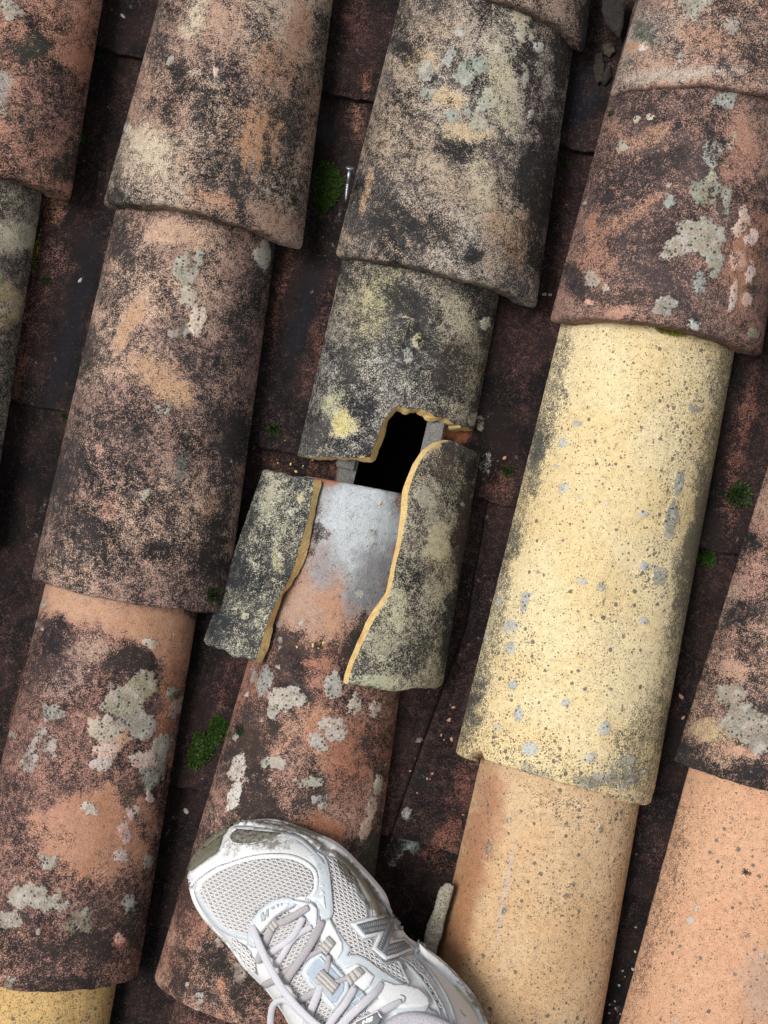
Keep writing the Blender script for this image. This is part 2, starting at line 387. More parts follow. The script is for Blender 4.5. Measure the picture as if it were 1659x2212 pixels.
# ------------------------------------------------------------------ weathering and some shade painted as vertex colours (worn clay, soot-black patina, crust lichen)
def make_paint(light, dark, m0=0.55, amp=0.5, freq=1.0, sk=(60, 2.2), light2=None, dark2=None, lich=(160, 162, 155), nl=0, lsz=(6, 18), dots=0.0, feats=(), seed=1, rim=None, ds=0.30, flat=False):
    FS = 0.7; amp = amp * (0.6 if flat else 0.9)
    def lin_(c, d=ds):
        c = np.array(c, float); return lin(c + (c.mean() - c) * d)
    L1 = lin_(light); L2 = lin_(light2) if light2 else L1 * 0.82
    D1 = lin_(dark, 0.55) * np.array([.97, .99, 1.06]); D2 = lin_(dark2, 0.65) * np.array([.95, .99, 1.09]) if dark2 else D1 * 0.62
    LC = lin(lich)
    D1 = D1 * 0.80; D2 = D2 * 0.70; L1 = L1 * 1.08; L2 = L2 * 1.08
    WARM = np.array([1.05, 1.0, 0.94]) * 1.16
    def paint(V, u, w, S):
        qx, qy = qarr(V)
        qx0, qy0 = qx, qy
        n = len(V)
        wx = (fbm(qx / 34 + seed, qy / 34, seed, 3) - 0.5); wy = (fbm(qx / 34, qy / 34 + seed * 2, seed + 7, 3) - 0.5)
        wx2 = (fbm(qx / 11 + seed, qy / 11, seed + 2, 2) - 0.5); wy2 = (fbm(qx / 11, qy / 11 + 3, seed + 8, 2) - 0.5)
        a = math.radians(sk[0]); ca_, sa_ = math.cos(a), math.sin(a)
        xa = (qx * ca_ + qy * sa_); ya = (-qx * sa_ + qy * ca_)
        f1 = fbm(xa * freq / 120 / sk[1] + seed, ya * freq / 120 * 1.0 + seed * 1.7, seed, 5)
        f2 = fbm(xa * freq / 40 / sk[1] + seed * 3, ya * freq / 40, seed + 11, 4)
        f4 = fbm(xa / 15 / (0.6 + 0.4 * sk[1]) + seed * 5, ya / 15, seed + 13, 3)
        f3 = fbm(qx / 160 + seed, qy / 160 + 2.2 * seed, seed + 21, 3)
        m = m0 + amp * ((f1 - 0.5) * 1.7 + (f2 - 0.5) * 1.25 + (f4 - 0.5) * 0.8)
        ca = L1 + (L2 - L1) * sstep(0.35, 0.65, f3)[:, None]
        cb = D1 + (D2 - D1) * sstep(0.4, 0.62, fbm(qx / 60 + 5, qy / 60 + seed, seed + 31, 3))[:, None]
        cl = np.tile(LC, (n, 1)); l = np.zeros(n); dd = np.zeros(n) + dots; mn = np.full(n, -0.08 if flat else 0.14)
        dd = dd * (0.5 + 1.0 * f3)
        rs = np.random.RandomState(seed * 13 + 5)
        fl = list(feats)
        if nl:
            vis = (u > -0.9) & (u < 0.9) & (np.arange(n) < n // 2)
            ids = np.nonzero(vis)[0]
            for k in range(nl):
                i = ids[rs.randint(len(ids))]
                r = rs.uniform(*lsz) * rs.uniform(0.5, 1)
                c = np.array(lich) * rs.uniform(0.8, 1.15)
                fl.append(('l', qx[i], qy[i], r, r * rs.uniform(0.7, 1.3), rs.uniform(0, 180), rs.uniform(0.55, 0.95), tuple(np.clip(c, 0, 250))))
        for f in fl:
            kind, fx, fy, rx, ry, rot, st = f[:7]; colr = f[7] if len(f) > 7 else None
            r0 = max(rx, ry) * 1.9
            sel = np.nonzero((np.abs(qx - fx) < r0) & (np.abs(qy - fy) < r0))[0]
            if not len(sel): continue
            k1 = min(rx, ry) * 1.15; k2 = min(rx, ry, 14) * 0.7
            X = qx[sel] - fx + wx[sel] * k1 + wx2[sel] * k2; Y = qy[sel] - fy + wy[sel] * k1 + wy2[sel] * k2
            rr = math.radians(rot); c_, s_ = math.cos(rr), math.sin(rr)
            d = np.hypot((X * c_ + Y * s_) / rx, (-X * s_ + Y * c_) / ry)
            soft = sstep(1.35, 0.45, d)
            if kind == 'a':
                m[sel] -= st * soft * FS
                if st >= 1.2: mn[sel] += (-0.06 - mn[sel]) * soft
                if colr is not None: ca[sel] += (lin_(colr) - ca[sel]) * soft[:, None]
            elif kind == 'd':  # darkening: patina, plus shade painted on flanks and beside the shards
                m[sel] += st * soft * FS
                if colr is not None: cb[sel] += (lin_(colr, 0.4) * 0.85 - cb[sel]) * soft[:, None]
            elif kind == 'l':
                v = sstep(1.3, 0.55, d) * st
                up = v > l[sel]
                l[sel] = np.maximum(l[sel], v)
                if colr is not None: cl[sel[up]] = lin(colr) * WARM
            elif kind == 'o': dd[sel] += st * soft
            elif kind == 'c':   # clean: wipe lichen and dots
                l[sel] *= 1 - soft * st; dd[sel] *= 1 - soft * st
        if rim is not None:
            k = sstep(rim[0], 1.0, np.abs(u)); ca += (lin(rim[1]) - ca) * k[:, None]; m = m + (rim[2] - m) * k
            cb += (lin(rim[1]) * 0.55 - cb) * k[:, None]
        return np.c_[ca, np.clip(m, mn, 1.10)], np.c_[cb, np.clip(dd, 0, 1)], np.c_[cl, l]
    return paint

GL = (158, 162, 154); GW = (205, 198, 190); GP = (214, 184, 170); GT = (150, 162, 158); GD = (95, 98, 90)
# ---- cover tiles --------------------------------------------------------------------------------------------------------
def cover(corners, paint, label, seed, **kw):
    akw = {k: kw.pop(k) for k in ('zb', 'zt', 'hr', 'L', 'fit') if k in kw}
    return full_tile('cover_tile', Arch(*corners, seed=seed, **akw), paint, label=label, seed=seed, **kw)

cover(((-275, 345), (157, 432), (-137, -80), (228, 0)),
      make_paint((208, 140, 108), (74, 60, 54), 0.50, 0.62, 1.0, (35, 1.8), light2=(190, 128, 106), lich=(150, 146, 136), nl=3, seed=2, feats=[
          ('l', 20, 25, 30, 26, 0, .8, (165, 160, 150)), ('d', 160, 355, 45, 50, 0, .75, (66, 64, 58)), ('d', 70, 105, 32, 30, 0, .5, (70, 72, 56)),
          ('a', 5, 190, 25, 40, 0, .5, (190, 175, 160)), ('l', 8, 230, 22, 26, 0, .62, (175, 168, 155)), ('d', 150, 170, 40, 22, 40, .5), ('d', 50, 270, 55, 18, 45, .4), ('a', 180, 100, 35, 90, 10, .45, (205, 128, 92))]),
      'reddish weathered cover tile in the upper left corner', 2, thick=0.019, zb=0.034)
cover(((-455, 1090), (-25, 1185), (-250, 350), (92, 425)),
      make_paint((196, 180, 148), (86, 80, 72), 0.62, 0.5, 1.0, (80, 2), light2=(176, 150, 124), seed=3, feats=[
          ('a', 35, 515, 45, 40, 0, .85, (218, 208, 172)), ('l', 25, 500, 34, 22, 20, .7, (196, 192, 172)), ('a', 8, 650, 40, 60, 0, .6, (214, 190, 130)), ('l', 3, 665, 20, 22, 0, .7, (188, 184, 168)), ('a', 78, 560, 10, 80, 8, .4, (178, 168, 70)),
          ('l', 0, 600, 14, 16, 0, .7, (120, 130, 110))]),
      'grey and cream cover tile on the left border', 3)
cover(((222, 440), (655, 542), (345, 0), (722, 0)),
      make_paint((206, 174, 144), (72, 61, 58), 0.56, 0.66, 1.15, (65, 2.6), light2=(196, 150, 122), dark2=(48, 42, 42), seed=4, nl=2, feats=[
          ('d', 385, 190, 26, 75, 12, .5, (52, 46, 46)), ('d', 355, 240, 45, 22, 40, .4), ('a', 470, 60, 60, 60, 0, .3), ('a', 420, 35, 25, 60, 15, .45, (222, 196, 160)),
          ('l', 368, 130, 9, 14, 20, .75, (150, 152, 146)), ('l', 464, 152, 6, 12, 0, .9, (232, 205, 190)), ('a', 420, 158, 14, 8, 0, .5, (225, 200, 170)),
          ('a', 560, 300, 50, 70, 5, .32, (208, 150, 104)), ('d', 588, 300, 28, 90, 5, .42, (64, 58, 50)), ('a', 530, 330, 8, 95, 8, .45, (212, 150, 100)), ('a', 560, 320, 6, 95, 8, .45, (212, 150, 100)), ('a', 592, 330, 6, 90, 8, .4, (205, 150, 105)),
          ('d', 640, 250, 26, 120, 6, .55, (62, 58, 54)), ('d', 690, 100, 24, 90, 6, .42, (66, 60, 56)), ('a', 600, 130, 50, 60, 0, .3, (206, 150, 112)), ('a', 650, 60, 36, 60, 0, .35, (204, 148, 112)),  # right-flank darks: grime with some shade painted in
          ('d', 515, 400, 20, 55, 0, .55, (66, 60, 56)), ('d', 255, 430, 30, 20, 0, .5, (58, 54, 54)), ('a', 600, 480, 60, 40, 20, .35, (202, 152, 122)), ('a', 330, 330, 60, 60, 30, .25, (222, 196, 160)), ('d', 440, 240, 40, 40, 0, .35), ('a', 470, 430, 70, 18, 15, .3, (210, 150, 110))]),
      'tan and black speckled cover tile, second from the left at the top', 4, thick=0.019, zb=0.034)
cover(((67, 1250), (490, 1328), (245, 470), (597, 525)),
      make_paint((216, 170, 138), (76, 60, 57), 0.70, 0.62, 1.0, (70, 2.2), light2=(186, 140, 118), dark2=(52, 44, 44), seed=5, nl=14, lsz=(3, 8), feats=[
          ('a', 275, 705, 16, 62, 22, 1.0, (224, 168, 122)), ('a', 300, 680, 12, 40, 22, .8, (224, 168, 122)), ('a', 350, 500, 36, 30, 0, .6, (226, 176, 140)), ('a', 430, 510, 45, 35, 0, .6, (222, 174, 136)), ('a', 330, 800, 60, 45, 20, .5, (214, 160, 116)), ('a', 370, 850, 50, 30, 30, .45, (222, 166, 118)),
          ('l', 568, 553, 20, 34, 10, 1.0, (198, 198, 186)), ('l', 400, 585, 32, 36, 0, .75, (150, 154, 142)), ('l', 405, 640, 26, 32, 20, .8, (178, 172, 158)), ('l', 428, 690, 22, 36, 10, .9, (224, 208, 194)), ('l', 432, 555, 12, 18, 0, .8, (160, 165, 155)), ('l', 385, 715, 26, 20, 0, .8, (105, 100, 90)),
          ('l', 313, 1072, 11, 14, 0, .85, (176, 178, 168)), ('l', 360, 880, 26, 20, 0, .62, (140, 142, 130)), ('d', 545, 650, 34, 110, 10, .3), ('d', 270, 520, 45, 60, 0, .5, (70, 60, 58)), ('d', 505, 680, 30, 24, 0, .45, (58, 50, 50)), ('d', 485, 760, 40, 40, 0, .35),
          ('a', 215, 970, 10, 22, 0, .7, (222, 160, 130)), ('a', 235, 1100, 24, 40, 15, .5, (214, 150, 120)), ('d', 340, 1190, 40, 26, 0, .55, (50, 44, 44)), ('d', 460, 1180, 30, 60, 0, .5, (56, 48, 46)), ('d', 150, 1000, 26, 100, 12, .45, (66, 58, 56)), ('a', 455, 1100, 12, 40, 20, .3, (212, 150, 112)), ('d', 310, 890, 120, 16, 0, .2),
          ('d', 500, 1000, 24, 150, 8, .35, (60, 52, 50)), ('a', 390, 1010, 16, 40, 10, .3, (130, 126, 110)), ('d', 200, 740, 50, 60, 0, .4, (78, 66, 62))]),  # side darks mix smoky grime and painted flank shade
      'long brown speckled cover tile left of the broken tile', 5)
cover(((-105, 2075), (300, 2112), (95, 1270), (427, 1330)),
      make_paint((188, 128, 106), (92, 62, 56), 0.70, 0.45, 1.2, (60, 1.4), light2=(206, 140, 108), dark2=(66, 46, 46), seed=6, nl=60, lsz=(3, 11), lich=(158, 156, 150), feats=[
          ('a', 175, 1305, 130, 42, 10, 1.3, (226, 166, 124)), ('a', 330, 1350, 100, 45, 8, 1.3, (224, 158, 112)), ('a', 380, 1400, 44, 40, 0, .7, (222, 152, 108)), ('c', 200, 1320, 220, 60, 8, 1.0), ('a', 190, 1400, 60, 30, 0, .6, (204, 158, 130)), ('d', 280, 1425, 60, 24, 0, .7, (70, 54, 52)), ('d', 110, 1430, 50, 70, 20, .3),
          ('l', 327, 1390, 17, 12, 0, 1.1, (205, 196, 176)), ('l', 305, 1475, 36, 38, 0, 1.1, (158, 156, 132)), ('l', 265, 1520, 50, 36, 15, .9, (160, 160, 142)), ('l', 225, 1575, 38, 26, 0, 1.05, (190, 184, 168)), ('l', 300, 1560, 44, 40, 0, .95, (156, 158, 148)), ('l', 290, 1500, 30, 26, 0, .8, (180, 175, 160)),
          ('l', 225, 1620, 34, 22, 0, .9, (218, 190, 178)), ('l', 350, 1610, 22, 34, 15, 1.05, (164, 168, 160)), ('l', 310, 1640, 34, 22, 0, .8, (200, 176, 168)), ('l', 335, 1660, 30, 50, 10, .72, (140, 146, 138)), ('l', 215, 1650, 24, 18, 0, .8, (205, 196, 194)), ('l', 260, 1600, 20, 26, 0, .8, (196, 160, 140)), ('l', 380, 1525, 18, 30, 20, .7, (190, 165, 150)), ('l', 375, 1500, 14, 20, 20, .8, (110, 115, 92)),
          ('a', 370, 1470, 26, 50, 15, .55, (204, 128, 88)), ('a', 355, 1560, 22, 50, 15, .6, (198, 118, 78)), ('a', 140, 1470, 50, 60, 20, .35, (192, 148, 128)),
          ('l', 110, 1540, 24, 20, 0, .7, (150, 150, 148)), ('l', 95, 1600, 30, 36, 0, .62, (146, 138, 132)), ('l', 60, 1640, 20, 26, 0, .6, (144, 140, 136)),
          ('a', 205, 1790, 112, 100, 0, 1.25, (216, 142, 98)), ('c', 190, 1800, 104, 96, 0, 1.0), ('a', 150, 1800, 62, 70, 0, .3, (220, 150, 112)), ('l', 192, 1748, 20, 13, 40, .9, (196, 196, 190)), ('d', 180, 1760, 14, 12, 0, .9, (40, 40, 36)), ('d', 150, 1810, 26, 20, 0, .6, (92, 70, 56)), ('d', 200, 1815, 22, 26, 0, .35, (110, 92, 50)), ('d', 290, 1720, 40, 30, 0, .35, (96, 74, 60)),
          ('l', 285, 1750, 16, 16, 0, .6, (200, 178, 180)), ('l', 270, 1800, 18, 30, 0, .72, (198, 172, 172)), ('l', 265, 1850, 18, 20, 0, .7, (190, 182, 184)), ('l', 325, 1720, 12, 14, 0, .8, (212, 188, 184)), ('l', 322, 1860, 14, 20, 0, .75, (150, 152, 144)),
          ('l', 60, 1930, 48, 36, 10, .85, (164, 162, 154)), ('l', 110, 1950, 44, 26, 0, .75, (158, 158, 150)), ('l', 105, 1860, 24, 20, 30, .8, (160, 164, 156)), ('l', 170, 1985, 40, 34, 20, .75, (120, 118, 104)), ('l', 20, 1990, 26, 28, 0, .75, (150, 148, 140)), ('d', 170, 2040, 90, 40, 0, .5, (70, 56, 50)), ('l', 258, 2028, 15, 12, 0, .9, (226, 176, 162)), ('a', 257, 2035, 18, 14, 0, .9, (210, 110, 88)), ('d', 300, 1990, 30, 60, 8, .5, (66, 60, 50)), ('a', 100, 2020, 24, 22, 0, .4, (190, 120, 86)), ('l', 280, 1950, 18, 26, 0, .62, (160, 164, 160)), ('l', 20, 2130, 22, 20, 0, .6, (140, 136, 128)), ('d', 130, 2130, 120, 20, 0, .4, (60, 46, 44))]),
      'orange and purple cover tile with white lichen crusts, lower left', 6)
cover(((-320, 2870), (110, 2950), (-95, 2100), (247, 2160)),
      make_paint((228, 186, 118), (150, 120, 70), 0.06, 0.25, 1, (60, 1.2), ds=0.10, flat=True, seed=7, dots=0.55), 'yellow spotted cover tile in the bottom left corner', 7, nv=120)
cover(((830, -25), (1264, 116), (940, -420), (1320, -330)),
      make_paint((196, 160, 132), (66, 54, 50), 0.62, 0.4, 1, (60, 1.6), seed=8, feats=[('d', 1270, 60, 20, 90, 8, .9, (56, 54, 56)), ('a', 1200, 20, 22, 40, 30, .3)]),
      'brown cover tile corner poking in at the top edge', 8, thick=0.019, zb=0.034, nv=120)
cover(((720, 557), (1160, 668), (862, 0), (1243, 80)),
      make_paint((198, 180, 158), (76, 70, 69), 0.64, 0.62, 1.1, (58, 2.8), light2=(190, 162, 132), dark2=(44, 40, 42), seed=9, nl=14, lsz=(3, 9), lich=(150, 156, 150), feats=[
          ('l', 920, 152, 20, 22, 0, 1.0, (150, 154, 148)), ('l', 972, 126, 14, 22, 20, 1.0, (162, 168, 166)), ('l', 925, 208, 16, 15, 0, 1.0, (148, 156, 150)), ('l', 1025, 145, 28, 22, 0, .85, (146, 158, 150)), ('l', 1005, 165, 22, 22, 0, .8, (156, 164, 156)), ('l', 1050, 210, 26, 26, 0, .75, (170, 172, 158)), ('l', 976, 250, 17, 18, 0, 1.0, (150, 158, 154)), ('l', 1030, 262, 28, 24, 0, .95, (166, 164, 150)), ('l', 1010, 240, 16, 12, 0, .9, (160, 166, 160)), ('l', 1040, 235, 12, 10, 0, .9, (160, 166, 160)), ('l', 1125, 30, 30, 36, 0, .85, (186, 178, 156)), ('l', 1135, 75, 26, 30, 0, .7, (170, 168, 150)), ('l', 1090, 110, 30, 16, 20, .62, (176, 170, 150)), ('l', 995, 70, 12, 12, 0, .8, (165, 165, 158)), ('l', 1165, 105, 12, 18, 30, .8, (180, 180, 172)), ('l', 1134, 160, 12, 30, 5, .7, (165, 165, 150)), ('l', 1150, 250, 8, 14, 0, .8, (165, 168, 160)),
          ('a', 970, 215, 40, 30, 20, .7, (222, 188, 138)), ('a', 1010, 285, 60, 24, 10, .7, (222, 190, 140)), ('a', 1080, 200, 40, 110, -12, .4, (206, 190, 150)), ('a', 910, 130, 40, 24, 30, .6, (214, 180, 132)), ('a', 1100, 60, 40, 60, 0, .4, (204, 190, 158)), ('a', 960, 60, 60, 30, 0, .3),
          ('d', 965, 222, 24, 16, 20, .8, (46, 42, 44)), ('d', 985, 320, 50, 32, 25, .6, (50, 46, 50)), ('d', 875, 110, 40, 26, 35, .7, (48, 44, 46)), ('d', 1150, 200, 30, 130, -14, .5, (62, 42, 42)), ('d', 1138, 380, 26, 60, 8, .8, (58, 54, 52)), ('d', 1190, 300, 22, 160, 8, .6, (58, 52, 50)), ('d', 1220, 100, 26, 90, 8, .55, (60, 52, 48)), ('d', 1022, 552, 24, 24, 0, .9, (56, 52, 50)), ('d', 850, 470, 60, 60, 0, .4, (58, 54, 54)), ('d', 935, 500, 50, 30, 0, .4, (60, 56, 56)), ('d', 1160, 450, 24, 120, 8, .45, (62, 52, 46)),  # long darks on the right flank: patina and painted shade together
          ('a', 950, 380, 80, 40, 25, .3), ('a', 790, 420, 8, 70, 15, .6, (210, 162, 116)), ('a', 772, 330, 20, 20, 0, .4, (205, 150, 110)), ('a', 1040, 400, 30, 70, -10, .3, (212, 190, 150)), ('a', 1075, 480, 30, 50, 0, .3, (200, 160, 122)), ('a', 1120, 520, 30, 60, 10, .3, (196, 150, 112)), ('a', 1000, 480, 40, 20, 0, .3), ('d', 760, 480, 26, 30, 0, .35)]),
      'cream and black cover tile with grey lichen rings above the broken tile', 9, thick=0.019, zb=0.034)
cover(((330, 2118), (768, 2205), (655, 1022), (923, 1082)),
      make_paint((198, 142, 114), (92, 66, 58), 0.60, 0.7, 1.4, (70, 1.5), light2=(188, 118, 90), dark2=(64, 48, 44), seed=10, nl=70, lsz=(3, 11), lich=(170, 172, 168), feats=[
          ('a', 780, 1150, 125, 150, 10, 1.4, (172, 181, 187)), ('a', 770, 1060, 120, 60, 15, 1.2, (170, 179, 185)), ('a', 775, 1120, 90, 100, 10, .6, (206, 214, 220)), ('a', 770, 1180, 60, 80, 12, .6, (200, 208, 213)), ('c', 740, 1230, 200, 230, 10, 1.0), ('a', 705, 1037, 34, 12, 10, 1.2, (196, 122, 92)), ('d', 690, 1150, 26, 60, 20, .9, (70, 66, 66)), ('a', 670, 1290, 70, 90, 15, 1.2, (206, 160, 132)), ('a', 720, 1320, 50, 60, 10, .9, (212, 150, 112)), ('a', 700, 1220, 40, 60, 10, 1.0, (170, 158, 156)), ('d', 750, 1240, 16, 20, 0, .65, (84, 86, 88)), ('a', 800, 1260, 50, 80, 15, 1.0, (150, 148, 150)), ('d', 850, 1090, 30, 60, 5, .3, (110, 114, 116)),  # darks next to the left and large shards are painted shade
          ('l', 800, 1050, 34, 8, 15, .8, (186, 196, 204)), ('d', 690, 1395, 100, 26, 8, .5, (96, 68, 60)), ('d', 790, 1390, 40, 40, 0, .8, (66, 62, 46)), ('d', 620, 1400, 40, 40, 0, .4),
          ('l', 570, 1470, 15, 34, 10, 1.05, (150, 156, 156)), ('l', 545, 1460, 14, 22, 0, .8, (140, 130, 120)), ('l', 620, 1505, 42, 30, 15, 1.05, (182, 180, 170)), ('l', 590, 1535, 14, 22, 10, .9, (172, 170, 162)), ('l', 720, 1478, 22, 28, 0, .95, (172, 174, 170)), ('l', 765, 1520, 16, 22, 10, .8, (196, 190, 182)), ('l', 810, 1530, 14, 24, 10, .7, (206, 190, 184)), ('l', 720, 1570, 36, 26, 0, .8, (186, 186, 182)), ('l', 690, 1600, 30, 24, 0, .8, (176, 180, 176)), ('l', 600, 1650, 24, 18, 20, .85, (176, 176, 168)), ('l', 515, 1660, 18, 34, 15, 1.0, (206, 198, 192)), ('l', 505, 1720, 16, 36, 15, 1.0, (214, 214, 210)), ('l', 575, 1650, 12, 12, 0, .8, (150, 150, 140)), ('l', 815, 1695, 12, 26, 15, .9, (178, 176, 160)), ('l', 800, 1745, 14, 26, 15, .8, (196, 178, 166)), ('l', 665, 1690, 40, 12, 0, .75, (170, 172, 160)), ('l', 690, 1730, 26, 18, 0, .6, (150, 150, 146)), ('l', 790, 1790, 14, 30, 20, .8, (205, 180, 168)),
          ('a', 690, 1560, 50, 40, 0, .8, (216, 146, 106)), ('a', 700, 1610, 50, 60, 0, .6, (212, 140, 100)), ('a', 610, 1600, 16, 46, 20, .7, (214, 150, 116)), ('a', 760, 1640, 50, 100, 12, .45, (196, 118, 82)), ('a', 700, 1790, 60, 30, 20, .5, (192, 116, 80)), ('d', 560, 1610, 60, 60, 0, .3, (82, 62, 54)), ('d', 520, 1580, 12, 14, 0, 1.1, (60, 66, 50)), ('d', 560, 1760, 60, 70, 0, .4, (78, 62, 54)), ('d', 560, 1730, 50, 40, 0, .3), ('d', 800, 1840, 40, 60, 12, .7, (84, 84, 68)),
          ('d', 410, 1950, 60, 120, 15, .35, (96, 62, 52)), ('a', 430, 1985, 30, 70, 15, .3, (196, 128, 100)), ('l', 515, 2100, 22, 30, 0, .72, (128, 120, 112)), ('d', 470, 2070, 40, 60, 0, .6, (58, 50, 46)), ('l', 480, 2030, 14, 24, 0, .6, (150, 130, 122)), ('a', 480, 2120, 10, 30, 0, .6, (214, 140, 100)), ('l', 368, 2175, 20, 7, 40, 1.0, (205, 206, 200)), ('d', 560, 2150, 50, 60, 0, .45, (64, 52, 46)), ('l', 560, 2080, 18, 26, 0, .6, (128, 118, 110)), ('d', 390, 2100, 30, 80, 15, .4, (80, 56, 48))]),
      'tile uncovered by the break, grey at its head and rust red below, under the shoe', 10, fit=True, zb=0.026, zt=0.020, hr=0.78)
cover(((180, 3000), (620, 3080), (385, 2130), (725, 2200)),
      make_paint((150, 96, 80), (52, 40, 38), 0.75, 0.3, 1, (60, 1.5), seed=12), 'dark cover tile sliver at the bottom edge under the rust red tile', 12, nv=110)
cover(((1312, 210), (1745, 255), (1375, 0), (1790, 40)),
      make_paint((198, 166, 142), (92, 74, 70), 0.50, 0.5, 1.0, (40, 2.0), light2=(206, 150, 118), seed=13, nl=8, lsz=(6, 12), feats=[
          ('l', 1390, 70, 28, 30, -30, 1.05, (88, 92, 84)), ('a', 1362, 75, 12, 30, -30, .8, (224, 200, 184)), ('a', 1370, 100, 28, 14, 0, .9, (220, 164, 122)), ('l', 1387, 108, 10, 8, 0, 1, (226, 214, 206)), ('l', 1500, 5, 40, 16, 0, .9, (150, 150, 140)), ('l', 1580, 55, 24, 18, 0, .7, (160, 156, 148)), ('l', 1495, 30, 20, 14, 0, .7, (160, 158, 150)), ('d', 1430, 90, 80, 30, 10, .3), ('a', 1480, 160, 160, 16, -4, .3, (205, 180, 158)), ('d', 1600, 130, 60, 40, 0, .35), ('a', 1530, 80, 80, 30, 20, .3, (206, 150, 116))]),
      'pinkish brown cover tile in the upper right corner', 13, thick=0.019, zb=0.034, nv=130)
cover(((1184, 692), (1645, 770), (1310, 220), (1720, 300)),
      make_paint((194, 138, 112), (104, 76, 70), 0.66, 0.5, 1.0, (50, 2.4), light2=(186, 134, 110), dark2=(74, 54, 54), seed=14, nl=34, lsz=(3, 10), lich=(164, 166, 158), feats=[
          ('a', 1395, 300, 60, 22, -28, .55, (206, 146, 110)), ('a', 1370, 460, 100, 18, -35, .45, (200, 140, 106)), ('a', 1290, 540, 40, 60, 10, .35, (200, 136, 104)), ('a', 1440, 300, 20, 80, 0, .2), ('d', 1440, 350, 50, 22, -30, .4, (74, 60, 60)), ('d', 1450, 520, 60, 50, 0, .35, (80, 58, 56)), ('d', 1350, 640, 120, 20, 5, .4, (88, 68, 60)), ('d', 1250, 600, 30, 40, 0, .35),
          ('l', 1342, 313, 12, 14, 0, .9, (165, 165, 155)), ('l', 1376, 258, 9, 9, 0, .9, (190, 182, 168)), ('l', 1405, 255, 9, 8, 0, .9, (205, 195, 185)), ('l', 1445, 440, 14, 14, 0, .95, (160, 172, 168)), ('l', 1445, 400, 8, 8, 0, .8, (170, 166, 150)), ('l', 1515, 505, 50, 40, 10, 1.0, (168, 166, 154)), ('l', 1460, 540, 32, 26, 0, .9, (176, 172, 160)), ('l', 1545, 560, 24, 40, 5, .95, (160, 164, 152)), ('l', 1525, 410, 34, 30, 0, .8, (140, 146, 132)), ('l', 1560, 440, 24, 40, 0, .6, (150, 156, 146)), ('l', 1540, 330, 22, 40, 0, .62, (160, 164, 158)), ('l', 1570, 210, 34, 22, 0, .8, (150, 160, 158)), ('l', 1540, 380, 16, 14, 0, .7, (165, 168, 150)), ('l', 1580, 310, 14, 34, 10, .6, (176, 178, 160)),
          ('l', 1600, 480, 18, 34, 10, .8, (222, 196, 180)), ('l', 1625, 515, 18, 20, 0, .9, (232, 212, 212)), ('l', 1600, 560, 22, 26, 0, .7, (214, 180, 168)), ('l', 1620, 590, 12, 26, 0, .85, (226, 204, 200)), ('a', 1615, 560, 40, 130, 5, .55, (212, 138, 100)), ('a', 1600, 330, 40, 80, 5, .55, (206, 140, 110)), ('l', 1585, 640, 10, 40, 10, .8, (214, 190, 180)), ('l', 1615, 650, 12, 20, 0, .8, (210, 186, 176)),
          ('l', 1432, 665, 28, 26, 0, .85, (158, 154, 146)), ('d', 1432, 668, 10, 10, 0, .9, (60, 50, 50)), ('l', 1280, 600, 15, 18, 20, .85, (166, 160, 152)), ('l', 1272, 655, 12, 12, 0, .9, (222, 176, 158)), ('a', 1330, 672, 24, 16, 0, .7, (216, 150, 120)), ('l', 1277, 490, 14, 30, 20, .55, (170, 130, 110)), ('a', 1277, 480, 12, 30, 20, .6, (206, 130, 96)), ('l', 1510, 610, 24, 30, 0, .7, (150, 160, 158)), ('l', 1310, 620, 9, 9, 0, .8, (190, 175, 165)), ('l', 1500, 700, 14, 14, 0, .7, (190, 200, 196)), ('l', 1625, 720, 14, 14, 0, .85, (160, 158, 140)), ('d', 1630, 600, 16, 80, 5, .4, (80, 76, 58))]),
      'mauve brown cover tile with pale lichen above the yellow tile', 14, thick=0.019, zb=0.034)
